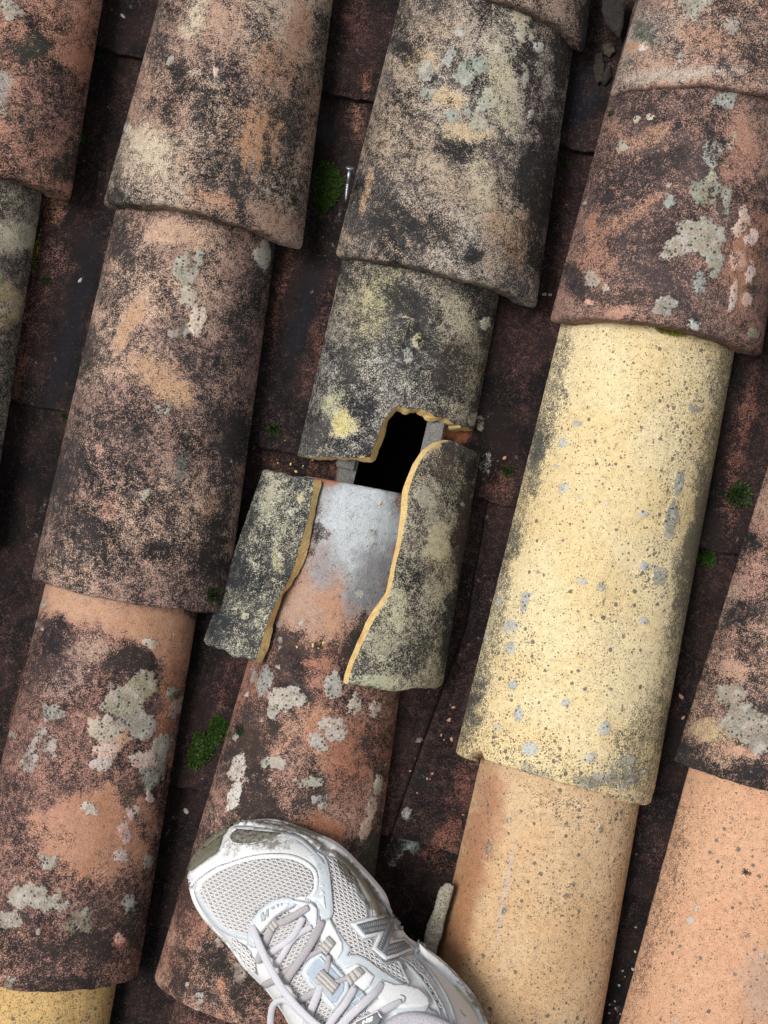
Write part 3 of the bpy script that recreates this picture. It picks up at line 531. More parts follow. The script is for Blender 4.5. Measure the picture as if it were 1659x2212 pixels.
cover(((985, 1612), (1410, 1730), (1210, 700), (1587, 770)),
      make_paint((247, 225, 174), (132, 122, 92), -0.06, 0.3, 1.2, (80, 1.6), ds=0.10, flat=True, light2=(244, 216, 158), dark2=(104, 98, 80), seed=15, dots=0.19, nl=16, lsz=(3, 8), lich=(176, 184, 190), feats=[
          ('d', 1190, 860, 30, 200, 13, 0.9), ('d', 1130, 1080, 28, 160, 13, 0.8), ('d', 1060, 1350, 34, 220, 13, 0.9), ('d', 1010, 1560, 36, 90, 10, 0.9), ('d', 1535, 1000, 38, 330, 10, 0.96, (150, 140, 96)), ('d', 1480, 1300, 34, 300, 10, 0.9, (142, 132, 94)), ('d', 1400, 1600, 60, 130, 10, 0.87, (140, 130, 88)),
          ('o', 1500, 860, 60, 200, 10, .5), ('o', 1440, 1130, 30, 120, 10, .8), ('o', 1410, 1250, 40, 60, 0, .7), ('o', 1110, 1620, 110, 60, 15, 1.2), ('o', 1030, 1560, 40, 90, 10, .7), ('o', 1260, 1690, 170, 50, 12, 1.6), ('o', 1370, 1640, 60, 70, 0, 1.1), ('o', 1180, 880, 50, 90, 0, .5), ('o', 1100, 1400, 60, 100, 0, .5), ('o', 1330, 1400, 60, 100, 0, .25), ('o', 1440, 900, 80, 100, 0, .2),
          ('l', 1290, 1690, 70, 22, 10, .62, (116, 118, 112)), ('l', 1150, 1665, 50, 14, 15, .55, (120, 122, 114)), ('l', 1345, 1665, 44, 34, 0, .7, (122, 124, 118)), ('l', 1450, 1120, 15, 44, 12, .85, (142, 148, 148)), ('l', 1425, 1245, 20, 24, 0, .85, (140, 146, 146)), ('l', 1465, 1040, 12, 40, 8, .8, (140, 148, 150)), ('l', 1500, 880, 16, 14, 0, .7, (140, 146, 146)),
          ('l', 1214, 957, 10, 10, 0, 1, (180, 190, 200)), ('l', 1245, 917, 10, 10, 0, .9, (170, 178, 182)), ('l', 1217, 1055, 11, 10, 0, 1, (176, 186, 196)), ('l', 1100, 1400, 14, 16, 0, 1, (184, 192, 200)), ('l', 1132, 1300, 10, 26, 10, .9, (170, 178, 180)), ('l', 1105, 1355, 16, 14, 0, 1, (186, 192, 196)), ('l', 1075, 1300, 9, 8, 0, .9, (178, 184, 190)), ('l', 1258, 1255, 10, 9, 0, 1, (186, 194, 204)), ('l', 1390, 1110, 12, 9, 0, 1, (180, 188, 194)), ('l', 1390, 1225, 10, 10, 0, 1, (180, 188, 196)), ('l', 1390, 1340, 11, 12, 0, 1, (184, 190, 196)), ('l', 1222, 1518, 9, 10, 0, 1, (186, 192, 200)), ('l', 1108, 1480, 12, 14, 0, 1, (176, 186, 192)), ('l', 1118, 1545, 12, 16, 0, 1, (184, 194, 202)), ('l', 1146, 1618, 18, 18, 20, 1, (186, 196, 200)), ('l', 1305, 1575, 14, 16, 0, 1, (180, 188, 192)), ('l', 1275, 1635, 14, 12, 0, .9, (186, 190, 190)), ('l', 1072, 1570, 8, 8, 0, .9, (180, 186, 190)), ('l', 1045, 1375, 9, 9, 0, .9, (178, 184, 184)), ('l', 1200, 1010, 8, 6, 0, .9, (176, 186, 196)), ('l', 1300, 1265, 9, 14, -30, .9, (150, 156, 160)), ('a', 1400, 1625, 12, 16, 30, .8, (240, 226, 164)), ('d', 1300, 1330, 44, 40, 0, 0.29, (190, 140, 90))]),
      'bright yellow cover tile right of the break, spotted with small grey lichens', 15, chips=((-0.93, 0.25, -0.004), (-0.72, 0.1, 0.006), (0.96, 0.06, 0.006)), ragged=0.0022)
cover(((843, 2480), (1232, 2600), (1032, 1660), (1385, 1728)),
      make_paint((230, 194, 150), (140, 110, 78), -0.02, 0.26, 1.2, (80, 1.5), light2=(227, 184, 136), ds=0.10, flat=True, seed=16, dots=0.22, nl=8, lsz=(3, 8), lich=(132, 132, 122), feats=[
          ('a', 1040, 1800, 40, 160, 12, .1, (206, 148, 112)), ('a', 985, 2020, 34, 220, 12, .1, (200, 142, 98)), ('d', 1050, 1830, 20, 60, 10, .4, (120, 116, 112)), ('d', 1040, 1720, 26, 40, 0, .35, (150, 120, 108)), ('o', 1260, 1760, 120, 40, 10, .35), ('o', 1330, 1900, 40, 300, 8, .35), ('d', 1340, 1950, 26, 320, 9, .4, (150, 130, 84)), ('d', 1200, 1730, 120, 14, 10, .4, (150, 124, 80)), ('a', 1090, 1930, 5, 120, 10, .2, (222, 200, 180)), ('o', 1220, 1950, 60, 40, 0, .35),
          ('l', 1057, 1831, 9, 15, 20, .85, (128, 128, 122)), ('l', 1088, 1965, 6, 11, 10, .85, (120, 120, 114)), ('l', 1238, 1912, 9, 8, 0, .8, (110, 110, 104)), ('l', 1222, 1930, 8, 8, 0, .8, (112, 112, 106)), ('l', 1255, 1935, 5, 8, 0, .8, (112, 112, 106)), ('l', 1298, 1790, 7, 14, 10, .8, (118, 118, 110)), ('l', 1100, 1770, 6, 6, 0, .9, (180, 182, 178))]),
      'orange yellow speckled cover tile below the bright yellow tile', 16, nv=220)
cover(((1452, 1647), (1890, 1745), (1659, 1000), (2020, 1090)),
      make_paint((202, 154, 122), (78, 64, 60), 0.58, 0.6, 1.0, (50, 1.6), light2=(196, 140, 116), dark2=(50, 44, 44), seed=17, nl=4, lsz=(6, 12), feats=[
          ('l', 1600, 1560, 50, 46, 20, 1.0, (152, 150, 140)), ('l', 1575, 1500, 38, 26, -20, .8, (150, 146, 134)), ('l', 1640, 1590, 40, 40, 0, .9, (148, 146, 138)), ('a', 1540, 1580, 50, 26, 10, .6, (216, 178, 128)), ('a', 1590, 1450, 40, 24, 20, .5, (214, 160, 128)), ('a', 1600, 1620, 46, 14, 15, .6, (222, 158, 122)), ('d', 1500, 1440, 26, 80, 20, .5, (58, 52, 52)), ('d', 1480, 1620, 40, 36, 0, .6, (60, 54, 50)), ('d', 1580, 1680, 90, 22, 18, .6, (56, 48, 48)), ('d', 1620, 1660, 50, 26, 10, .4, (60, 50, 52)), ('d', 1590, 1330, 50, 22, -40, .5, (56, 50, 50)), ('a', 1620, 1250, 40, 60, 0, .4, (212, 150, 126)), ('a', 1570, 1300, 26, 50, 20, .3, (206, 164, 134)), ('d', 1620, 1170, 30, 30, 0, .4)]),
      'dark mottled cover tile on the right border above the pale orange tile', 17)
cover(((1259, 2490), (1700, 2590), (1478, 1690), (1840, 1770)),
      make_paint((230, 174, 136), (140, 104, 70), -0.03, 0.24, 1.2, (80, 1.4), light2=(228, 176, 138), ds=0.10, flat=True, seed=18, dots=0.14, nl=5, lsz=(3, 7), lich=(150, 146, 130), feats=[
          ('d', 1430, 1950, 30, 180, 14, .55, (134, 100, 62)), ('d', 1460, 1780, 30, 70, 12, .5, (130, 98, 66)), ('d', 1370, 2150, 24, 120, 14, .42, (150, 110, 80)), ('o', 1500, 1750, 40, 60, 0, .25), ('o', 1450, 1950, 50, 150, 10, .3), ('l', 1505, 1962, 7, 7, 0, 1, (186, 184, 176)), ('l', 1493, 1986, 9, 8, 0, 1, (184, 184, 178)), ('l', 1648, 2063, 8, 8, 0, 1, (182, 180, 174)), ('l', 1462, 2200, 7, 7, 0, 1, (184, 180, 174)), ('d', 1612, 1886, 12, 9, 40, 1.4, (64, 46, 26)), ('d', 1628, 1963, 9, 7, 0, .9, (70, 56, 46)), ('d', 1610, 2020, 10, 8, 20, .7, (120, 100, 90)), ('a', 1640, 2130, 40, 80, 0, .2, (222, 178, 150))]),
      'pale orange cover tile in the bottom right corner', 18, nv=220)

# ---- the broken tile: what is left in place -----------------------------------------------------------------------------
broken_paint = make_paint((192, 182, 162), (86, 79, 75), 0.74, 0.55, 1.1, (62, 2.4), light2=(190, 172, 136), dark2=(60, 56, 54), seed=20, nl=4, lsz=(5, 10), lich=(164, 164, 152), feats=[
    ('a', 800, 680, 50, 80, 20, .35, (196, 182, 130)), ('a', 830, 620, 40, 50, 30, .4, (190, 180, 126)), ('l', 880, 765, 14, 16, 0, .7, (160, 162, 156)), ('l', 900, 740, 16, 18, 0, .6, (190, 184, 150)), ('l', 1050, 700, 14, 20, 10, .9, (214, 212, 200)), ('a', 740, 920, 28, 28, 0, 1.1, (238, 220, 130)), ('a', 745, 905, 22, 24, 0, .9, (238, 220, 130)), ('a', 782, 990, 10, 6, 0, .9, (234, 210, 120)), ('l', 700, 968, 14, 12, 0, .6, (170, 166, 152)), ('a', 1000, 690, 50, 60, 0, .4, (206, 190, 150)), ('a', 720, 870, 40, 20, -30, .4, (206, 200, 150)), ('d', 980, 790, 40, 70, 0, .4, (72, 60, 56)), ('d', 1040, 860, 20, 90, 8, .35), ('d', 860, 640, 60, 26, 20, .45, (62, 58, 56)), ('d', 760, 760, 30, 90, 10, .3, (80, 74, 68)), ('a', 980, 880, 50, 20, 20, .4, (206, 194, 156)), ('l', 1028, 905, 14, 18, 0, .75, (176, 172, 156)), ('d', 810, 850, 30, 60, 10, .3), ('a', 870, 700, 16, 60, 12, .3, (216, 200, 150))])
S2 = Arch((535, 1440), (915, 1515), (735, 575), (1078, 650), L=0.36, zb=0.026, zt=0.018, hr=0.80, seed=20)
brk = S2.inv([(640, 984), (690, 988), (745, 990), (790, 992), (800, 990), (806, 965), (815, 945), (832, 905), (842, 890), (858, 880), (882, 881), (905, 884), (925, 890), (950, 902), (980, 915), (1002, 925), (1022, 928), (1028, 930)])
brk[0, 0] = -1; brk[-1, 0] = 1
NB = 130
bo = resample(brk * [S2.arcscale(), S2.L], NB) / [S2.arcscale(), S2.L]
ss = np.linspace(0, 1, NB)
jag = (fbm(ss * 40, ss * 0, 3, 4) - 0.5)
bo[:, 1] += jag * 0.0035 / S2.L * np.clip(ss * 10, 0, 1); bo[1:-1, 0] += ((fbm(ss * 45, ss * 0 + 4, 5, 3) - 0.5) * 0.02)[1:-1]
# the inner lip of the break sticks out beyond the weather face
tn = np.gradient(bo * [S2.arcscale(), S2.L], axis=0); tn /= np.linalg.norm(tn, axis=1)[:, None] + 1e-9
nrm = np.c_[tn[:, 1], -tn[:, 0]]
lip = 0.0050 * (0.15 + 1.2 * fbm(ss * 11, ss * 0, 8, 4)) * (0.05 + 0.95 * sstep(0.30, 0.4, ss))
bi = bo + nrm * lip[:, None] / [S2.arcscale(), S2.L]
bi[0, 0] = -1; bi[-1, 0] = 1
rows = np.r_[0, 0.002, 0.006, np.linspace(0.012, 1, 130)]
ur = np.linspace(-1, 1, NB)
def lerp_patch(b):
    ub = b[:, 0][None, :]; wb = b[:, 1][None, :]
    k = sstep(0, 0.7, rows)[:, None]
    return ub + (ur[None, :] - ub) * k, wb + (1 - wb) * rows[:, None]
U, W = lerp_patch(bo); UI, WI = lerp_patch(bi)
build_tile('cover_tile', S2, U, W, UI, WI, 0.0115, broken_paint, (True, False, False, False), 'grey cover tile snapped across, jagged ochre break edge over the black hole')

# ---- the two loose pieces ------------------------------------------------------------------------------------------------
THK = 0.0085
def shard(name, S, curve, side, wspan, paint, label, seed, lipw):
    """side -1: piece keeps its left long edge and breaks on the right; +1 mirrored. curve: picture points bottom -> top"""
    n = 150; nu = 70
    c = S.inv(curve)
    c = resample(c * [S.arcscale(), S.L], n) / [S.arcscale(), S.L]
    t = np.linspace(0, 1, n)
    c[:, 0] += (fbm(t * 6, t * 0, seed, 4) - 0.5) * 0.035
    w_edge = np.linspace(wspan[0], wspan[1], n)
    th = math.pi / 2 - c[:, 0] * (math.pi / 2 - T0)
    lip = (lipw * np.clip(-0.35 + 2.6 * fbm(t * 5, t * 0, seed + 4, 4), 0.15, 2) - np.abs(np.cos(th)) * THK * 0.85) / S.arcscale()
    k = np.linspace(0, 1, nu)[None, :]
    def patch(cu):
        e_u = np.full(n, float(side))
        a = np.c_[e_u, w_edge]; b_ = np.c_[cu, c[:, 1]]
        if side > 0: a, b_ = b_, a
        U = a[:, 0][:, None] * (1 - k) + b_[:, 0][:, None] * k
        W = a[:, 1][:, None] * (1 - k) + b_[:, 1][:, None] * k
        # uneven ends
        W = W + ((fbm(k[0] * 7 + seed, k[0] * 0, seed, 4) - 0.5) * 0.005 / S.L)[None, :] * np.clip(1 - t * 6, 0, 1)[:, None]
        W = W + ((fbm(k[0] * 6 + seed, k[0] * 0 + 7, seed, 4) - 0.5) * 0.003 / S.L)[None, :] * np.clip(t * 6 - 5, 0, 1)[:, None]
        return U, W
    U, W = patch(c[:, 0]); UI, WI = patch(c[:, 0] - side * lip)
    fr = (False, False, side > 0, side < 0)
    return build_tile(name, S, U, W, UI, WI, THK, paint, fr, None, None)
lp = make_paint((200, 192, 158), (84, 80, 74), 0.78, 0.5, 1.1, (80, 1.8), light2=(188, 178, 140), dark2=(58, 60, 62), seed=21, nl=4, lsz=(4, 8), lich=(168, 168, 156), feats=[
    ('a', 580, 1090, 14, 44, 12, .6, (190, 184, 150)), ('l', 632, 1103, 14, 12, 0, .8, (170, 170, 164)), ('l', 650, 1078, 10, 12, 0, .7, (190, 184, 150)), ('d', 470, 1350, 50, 50, 0, .5, (58, 62, 68)), ('a', 600, 1210, 12, 24, 0, .5, (210, 196, 140)), ('d', 520, 1150, 26, 150, 12, .4, (60, 64, 68)), ('l', 530, 1330, 9, 8, 0, .8, (196, 190, 164)), ('l', 580, 1263, 9, 9, 0, .9, (100, 98, 90)), ('d', 540, 1250, 60, 60, 0, .25)])  # left-side darks paint the shadow of the neighbouring cover tile
SL = Arch((438, 1384), (840, 1475), (560, 1034), (935, 1075), L=0.134, fit=True, zb=0.030, zt=0.028, hr=0.50, seed=21, rough=0.7)
shl = shard('tile_shard', SL, [(551, 1432), (566, 1385), (582, 1340), (606, 1285), (630, 1240), (645, 1190), (655, 1150), (668, 1105), (673, 1070), (677, 1036)], -1, (0.0, 1.0), lp, '', 21, 0.0044)
tag(shl, 'narrow grey tile shard with ochre break edge, lying left of the bared grey tile', 'tile shard', 'pieces of the snapped tile')
rp = make_paint((206, 194, 156), (86, 76, 70), 0.64, 0.58, 1.1, (70, 2.0), light2=(196, 178, 140), dark2=(60, 54, 52), seed=22, nl=4, lsz=(4, 9), lich=(170, 168, 158), feats=[
    ('l', 920, 1075, 26, 26, 0, .95, (168, 166, 154)), ('a', 945, 1175, 26, 44, 10, .75, (220, 204, 156)), ('a', 850, 1320, 40, 40, 0, .5, (216, 208, 160)), ('d', 1000, 1150, 22, 90, 8, .7, (80, 60, 56)), ('d', 985, 1330, 26, 150, 10, .75, (60, 62, 62)), ('d', 900, 1410, 40, 40, 0, .6, (66, 66, 62)), ('a', 800, 1470, 60, 20, 0, .6, (206, 204, 156)), ('l', 880, 1490, 40, 12, 0, .7, (180, 178, 150)), ('a', 935, 962, 20, 10, -25, .9, (232, 190, 100)), ('l', 940, 1110, 20, 18, 0, .6, (140, 138, 126)), ('d', 960, 1000, 40, 40, 0, .25, (100, 80, 70)), ('a', 820, 1390, 40, 30, 0, .35, (200, 190, 150)), ('d', 1020, 1020, 12, 40, 8, .4), ('a', 930, 1290, 24, 50, 0, .3)])  # long right-flank darks put the shaded side into the colour
SR = Arch((500, 1395), (957, 1482), (625, 900), (1038, 982), L=0.17, fit=True, zb=0.030, zt=0.026, hr=0.84, seed=22, rough=0.7)
shr = shard('tile_shard', SR, [(748, 1482), (762, 1440), (783, 1390), (805, 1345), (836, 1290), (850, 1245), (862, 1200), (872, 1150), (880, 1110), (884, 1070), (892, 1035), (905, 1005), (925, 975), (948, 958), (972, 951)], 1, (0.0, 1.0), rp, '', 22, 0.0034)
tag(shr, 'large grey tile shard with ochre break edge, lying right of the bared grey tile', 'tile shard', 'pieces of the snapped tile')

# ---- channel tiles ---------------------------------------------------------------------------------------------------------
def chan(cb, ct, label, seed, hwb=165, hwt=185, feats=(), crack=None, L=0.37, light=(94, 62, 53), dark=(58, 34, 29), m0=0.86):
    """cb, ct: picture points of the trough line at its lower end and higher up"""
    feats = [tuple(f[:6]) + (f[6] * (0.55 if f[0] == 'a' and f[6] < 1 else 1.0),) + tuple(f[7:]) for f in feats]
    d = np.array(cb, float) - np.array(ct, float); d /= np.linalg.norm(d); p = np.array([-d[1], d[0]])
    if p[0] < 0: p = -p
    cb = np.array(cb, float); ct = np.array(ct, float)
    S = Arch(tuple(cb - p * hwb), tuple(cb + p * hwb), tuple(ct - p * hwt), tuple(ct + p * hwt), L=L, zb=0.008, zt=-0.006, hr=0.74, flip=True, seed=seed)
    pt = make_paint(light, dark, m0, 0.42, 1.2, (75, 2.0), light2=(88, 56, 48), dark2=(34, 24, 24), seed=seed, nl=3, lsz=(3, 6), lich=(110, 104, 98), feats=feats, rim=(0.88, (136, 134, 130), 0.2))
    u = np.linspace(-1, 1, 76); w = wrows(96, S.L)
    U, W = np.meshgrid(u, w)
    e = (fbm(u * 5 + seed, u * 0, seed, 3) - 0.5) * 0.006
    W = W + (e / S.L)[None, :] * np.clip(1 - W * 8, 0, 1)
    if crack is None:
        return build_tile('channel_tile', S, U, W, U, W, 0.012, pt, label=label, round_r=0.0006, sharp=True)
    # cracked lengthways: the grid closes up on the crack line, whose few columns sink into a groove
    cu = np.interp(w, crack[:, 1], crack[:, 0])
    un = np.linspace(-1, 1, 77)
    U = np.where(un[None, :] < 0, cu[:, None] + (cu[:, None] + 1) * un[None, :], cu[:, None] + (1 - cu[:, None]) * un[None, :])
    W = np.repeat(w[:, None], 77, 1)
    class Sc:
        L = S.L; flip = True; seed = S.seed
        def __call__(self, u, w, off=0.0):
            P = S(u, w, off)
            if np.ndim(off) and np.shape(u) == U.shape and np.ndim(off) == 2:
                g = np.exp(-((np.abs(np.arange(77) - 38)) / 0.6) ** 2)
                P[..., 2] -= 0.006 * g[None, :]
            return P
        def arcscale(self): return S.arcscale()
    # narrow the middle columns to a hairline
    for k_, f in ((37, 0.0022), (39, 0.0022)):
        U[:, k_] = U[:, 38] + (-f if k_ < 38 else f) / S.arcscale() * 0.35
    return build_tile('channel_tile', Sc(), U, W, U, W, 0.012, pt, label=label, round_r=0.0006, sharp=True)

chan((262, 118), (360, -330), 'dark channel tile at the top, between the two upper left cover tiles', 31, feats=[('d', 270, 60, 40, 60, 0, .4)])
chan((98, 880), (258, 140), 'brown channel tile left of the long brown cover tile', 32, feats=[('a', 110, 450, 30, 40, 0, .7, (196, 126, 92)), ('a', 75, 640, 26, 160, 12, .35, (150, 92, 70)), ('a', 215, 640, 12, 200, 12, .45, (156, 96, 76)), ('d', 155, 700, 24, 220, 14, .4, (34, 32, 42)), ('a', 40, 800, 16, 70, 12, .45, (160, 100, 72)), ('a', 115, 560, 40, 60, 10, .3, (150, 96, 82))])  # bluish dark streak down the trough is painted shade
chan((-70, 1600), (95, 900), 'dark channel tile at the left border, lower half', 33, feats=[('a', 45, 1500, 12, 120, 12, .4, (150, 88, 62))])
chan((-230, 2330), (-70, 1610), 'dark channel tile at the left border below the others', 34)
chan((752, 212), (850, -250), 'dark channel tile at the top left of the tile with lichen rings', 35, feats=[('a', 770, 60, 30, 60, 0, .25, (130, 74, 62)), ('a', 790, 180, 12, 30, 0, .5, (180, 110, 80))])
chan((572, 970), (742, 225), 'dark channel tile with the moss cushion and screw, left of the snapped tile', 36, feats=[('a', 690, 250, 20, 60, 0, .2), ('d', 700, 280, 24, 30, 0, .5, (60, 60, 62)), ('a', 605, 640, 16, 120, 12, .45, (156, 92, 72)), ('a', 690, 720, 18, 160, 12, .3, (136, 80, 66)), ('d', 650, 700, 20, 120, 12, .4, (36, 34, 44)), ('a', 775, 250, 20, 60, 0, .5, (170, 110, 86))])  # bluish mid-trough dark: channel shade painted into the clay colour
chan((396, 1700), (556, 983), 'dark channel tile with round moss, left of the rust red tile', 37, feats=[('a', 640, 1010, 120, 26, 10, .25, (150, 88, 62)), ('a', 720, 1000, 30, 30, 0, .5, (170, 96, 64)), ('a', 490, 1480, 18, 120, 14, .2, (130, 74, 66))])
chan((215, 2420), (402, 1710), 'very dark channel tile at the bottom, left of the rust red tile', 38, m0=0.82)
chan((1246, 322), (1340, -150), 'dark channel tile at the top between the lichen ringed tile and the mauve tile', 39, feats=[('d', 1250, 200, 40, 80, 0, .3, (30, 32, 44))])  # navy patch is shade of the gap, painted in
chan((1092, 1092), (1255, 335), 'purple brown channel tile left of the yellow tile', 40, feats=[('a', 985, 935, 34, 20, 10, 1.2, (196, 104, 58)), ('d', 965, 945, 20, 12, 0, .5, (60, 50, 40)), ('l', 1048, 1000, 14, 34, 8, .62, (160, 164, 160)), ('l', 1036, 915, 9, 20, 0, .8, (150, 150, 142)), ('a', 1085, 1050, 30, 40, 0, .35, (150, 88, 66)), ('a', 1150, 800, 20, 160, 12, .3, (120, 70, 62)), ('a', 1100, 900, 30, 90, 10, .2)], light=(118, 72, 64))
ck = None
_S = Arch((740, 1780), (1066, 1860), (905, 1060), (1262, 1140), L=0.37)
chan((908, 1822), (1100, 1105), 'rusty brown channel tile with a hairline crack, below the large shard', 41, feats=[('l', 909, 1597, 9, 5, 0, 1, (124, 112, 106)), ('a', 970, 1810, 30, 50, 14, .4, (160, 92, 70)), ('a', 1000, 1700, 26, 60, 14, .3, (140, 82, 62)), ('d', 905, 1690, 20, 30, 10, .4, (40, 36, 38)), ('a', 840, 1540, 14, 60, 10, .35, (150, 92, 64)), ('l', 880, 1762, 18, 18, 0, .7, (70, 66, 64)), ('l', 905, 1773, 5, 5, 0, 1, (138, 158, 152))], crack=np.array([[-0.30, 0.0], [-0.22, 0.2], [-0.10, 0.45], [-0.3, 1.0]]), m0=0.70)
chan((740, 2560), (908, 1832), 'black brown channel tile beside the shoe toe', 42, feats=[('l', 886, 1816, 22, 24, 0, .95, (104, 122, 120)), ('l', 850, 1835, 20, 40, 20, .6, (66, 64, 62)), ('a', 940, 1850, 40, 40, 20, .3, (140, 84, 62)), ('a', 900, 1950, 30, 60, 10, .2)], m0=0.78)
chan((1552, 1192), (1735, 430), 'dark channel tile right of the yellow tile', 43, feats=[('a', 1600, 950, 22, 140, 12, .5, (150, 88, 66)), ('a', 1580, 1100, 18, 80, 12, .4, (150, 88, 66))])
chan((1382, 1940), (1552, 1205), 'dark channel tile between the bright yellow and the dark mottled tile', 44, feats=[('a', 1430, 1850, 26, 60, 12, .3, (124, 74, 70))])
chan((1210, 2690), (1382, 1950), 'black channel tile between the orange tiles at the bottom right', 45, m0=0.84)
chan((1735, 420), (1850, -100), 'dark channel tile at the right border, top', 46)

# ---- the roof goes on beyond the picture: the next tiles on either side
E1v = np.array([505, 100]); E2v = np.array([-160, 810])
def outer(corners, seed):
    k = seed % 3
    pt = make_paint(((206, 160, 128), (200, 176, 144), (204, 144, 112))[k], ((78, 62, 58), (80, 72, 66), (88, 64, 58))[k], 0.6, 0.6, 1.0, (60, 2), seed=seed, nl=10, lsz=(5, 14))
    full_tile('cover_tile', Arch(*[tuple(c) for c in corners], seed=seed), pt, nu=44, nv=90, seed=seed, bvh=False)
A1c = np.array([(-275, 345), (157, 432), (-137, -80), (228, 0)], float); A2c = np.array([(-455, 1090), (-25, 1185), (-250, 350), (92, 425)], float)
E0c = np.array([(1672, 850), (2110, 950), (1800, 380), (2150, 470)], float); E1c = np.array([(1452, 1647), (1890, 1745), (1659, 1000), (2020, 1090)], float); E2c = np.array([(1259, 2490), (1700, 2590), (1478, 1690), (1840, 1770)], float)
sd = 50
for c in (A2c + E2v, A1c - E1v, A2c - E1v, A2c + E2v - E1v, E0c, E0c - E2v, E0c + E1v, E1c + E1v, E2c + E1v, E0c - E2v + E1v):
    outer(c, sd % 60); sd += 1
for cb_, ct_ in (((262, 118), (360, -330)), ((98, 880), (258, 140)), ((-70, 1600), (95, 900)), ((-230, 2330), (-70, 1610))):
    chan(tuple(np.array(cb_) - E1v), tuple(np.array(ct_) - E1v), None, sd % 60); sd += 1
for cb_, ct_ in (((1735, 420), (1850, -100)), ((1552, 1192), (1735, 430)), ((1382, 1940), (1552, 1205)), ((1210, 2690), (1382, 1950))):
    chan(tuple(np.array(cb_) + E1v), tuple(np.array(ct_) + E1v), None, sd % 60); sd += 1

BVH = BVHTree.FromPolygons(BV, BF)
EYE = Vector((0, 0, CAM_H))
def surf(q):
    """point and normal of the roof surface seen at picture point q"""
    d = (qp(q, 0) - EYE).normalized()
    p, n, i, dist = BVH.ray_cast(EYE, d)
    if p is None: p, n = qp(q, 0.0), Vector((0, 0, 1))
    if n.z < 0: n = -n
    return p, n
# ------------------------------------------------------------------ small things on the roof
def moss_material(name, c1, c2):
    m, t, b = nt(name)
    co = N(t, 'ShaderNodeTexCoord').outputs['Object']
    n = noise(t, co, 500, 2.0)
    info = N(t, 'ShaderNodeNewGeometry')
    r = info.outputs['Random Per Island']
    col = mixc(t, r, lin(c1), lin(c2))
    col = mixc(t, mapr(t, n, 0.5, 0.7, 0, 0.5), col, lin((112, 130, 44)))
    t.links.new(col, b.inputs['Base Color']); b.inputs['Roughness'].default_value = 0.6
    b.inputs['Specular IOR Level'].default_value = 0.3
    return m
MOSS = moss_material('green_moss', (22, 40, 10), (62, 96, 22))
MOSSD = moss_material('dark_moss', (24, 34, 18), (54, 72, 36))
MOSSY = moss_material('yellow_moss', (110, 112, 30), (178, 172, 60))
def moss(q, rx, ry, rot, n, mat, label, blade=7, dome=10, group='moss cushions on the tiles', lobes=((0, 0, 1.0),)):
    """cushion of tiny leaves; sizes in picture units"""
    p0, n0 = surf(q)
    k = KQ * (CAM_H - p0.z)
    V = []; F = []
    rr = math.radians(rot)
    rs = random.Random(int(q[0] * 7 + q[1]))
    # soil core of each lobe
    for (lx, ly, ls) in lobes:
        b0 = len(V); nr, na = 4, 14
        for i in range(nr):
            f = (i + 0.0) / (nr - 1)
            for j in range(na):
                a = 2 * math.pi * j / na
                x = (lx + math.cos(a) * f * ls * 0.8) * rx; y = (ly + math.sin(a) * f * ls * 0.8) * ry
                X = x * math.cos(rr) - y * math.sin(rr); Y = x * math.sin(rr) + y * math.cos(rr)
                s, _ = surf((q[0] + X, q[1] + Y))
                if s.z > p0.z + 0.02: s = p0.copy()
                V.append((p0.x + X * k, p0.y - Y * k, min(s.z, p0.z + 0.012) + dome * k * (1 - f * f) * ls * 0.7 - 0.001))
        for i in range(nr - 1):
            for j in range(na):
                F.append((b0 + i * na + j, b0 + i * na + (j + 1) % na, b0 + (i + 1) * na + (j + 1) % na, b0 + (i + 1) * na + j))
    for _ in range(n):
        lx, ly, ls = lobes[rs.randrange(len(lobes))]
        a = rs.uniform(0, 2 * math.pi); f = math.sqrt(rs.random())
        f *= 0.86 + 0.22 * math.sin(3 * a + q[0]) * rs.random()
        x = (lx + math.cos(a) * f * ls) * rx; y = (ly + math.sin(a) * f * ls) * ry
        X = x * math.cos(rr) - y * math.sin(rr); Y = x * math.sin(rr) + y * math.cos(rr)
        h = dome * k * max(0, 1 - f * f) * ls * 0.7
        s, sn = surf((q[0] + X, q[1] + Y))
        bz = min(max(s.z, p0.z - 0.02), p0.z + 0.012) + h
        base = Vector((p0.x + X * k, p0.y - Y * k, bz))
        out = Vector((math.cos(a) * f, -math.sin(a) * f, 0)) * 0.9 + Vector((rs.uniform(-.6, .6), rs.uniform(-.6, .6), 0.8))
        out.normalize()
        l = blade * k * rs.uniform(0.55, 1.2); wv = Vector((rs.uniform(-1, 1), rs.uniform(-1, 1), rs.uniform(-.3, .3))).normalized() * l * 0.16
        b0 = len(V)
        tip = base + out * l + Vector((0, 0, -0.15 * l))
        mid = base + out * l * 0.55
        V += [base - wv * 0.6, base + wv * 0.6, mid + wv, tip, mid - wv]
        F += [(b0, b0 + 1, b0 + 2, b0 + 4), (b0 + 4, b0 + 2, b0 + 3)]
    me = poly_mesh('moss_cushion', V, F, mat, False)
    o = place_p('moss_cushion', me, tuple(p0))
    return tag(o, label, 'moss', group)
moss((706, 405), 34, 62, 8, 2600, MOSS, 'bright green moss cushion beside the screw', 7, 26)
moss((448, 1602), 40, 62, 18, 2600, MOSS, 'two lobed dark green moss cushion left of the rust red tile', 7, 26, lobes=((-0.2, 0.35, 0.75), (0.35, -0.5, 0.6)))
moss((1595, 1070), 27, 27, 0, 900, MOSSD, 'spiky round moss tuft against the right border tile', 12, 12)
moss((1526, 1206), 24, 18, 20, 700, MOSS, 'green moss pad in the step of the channel right of the yellow tile', 7, 14)
moss((592, 927), 13, 13, 0, 260, MOSSD, 'small moss tuft left of the snapped tile', 9, 6)
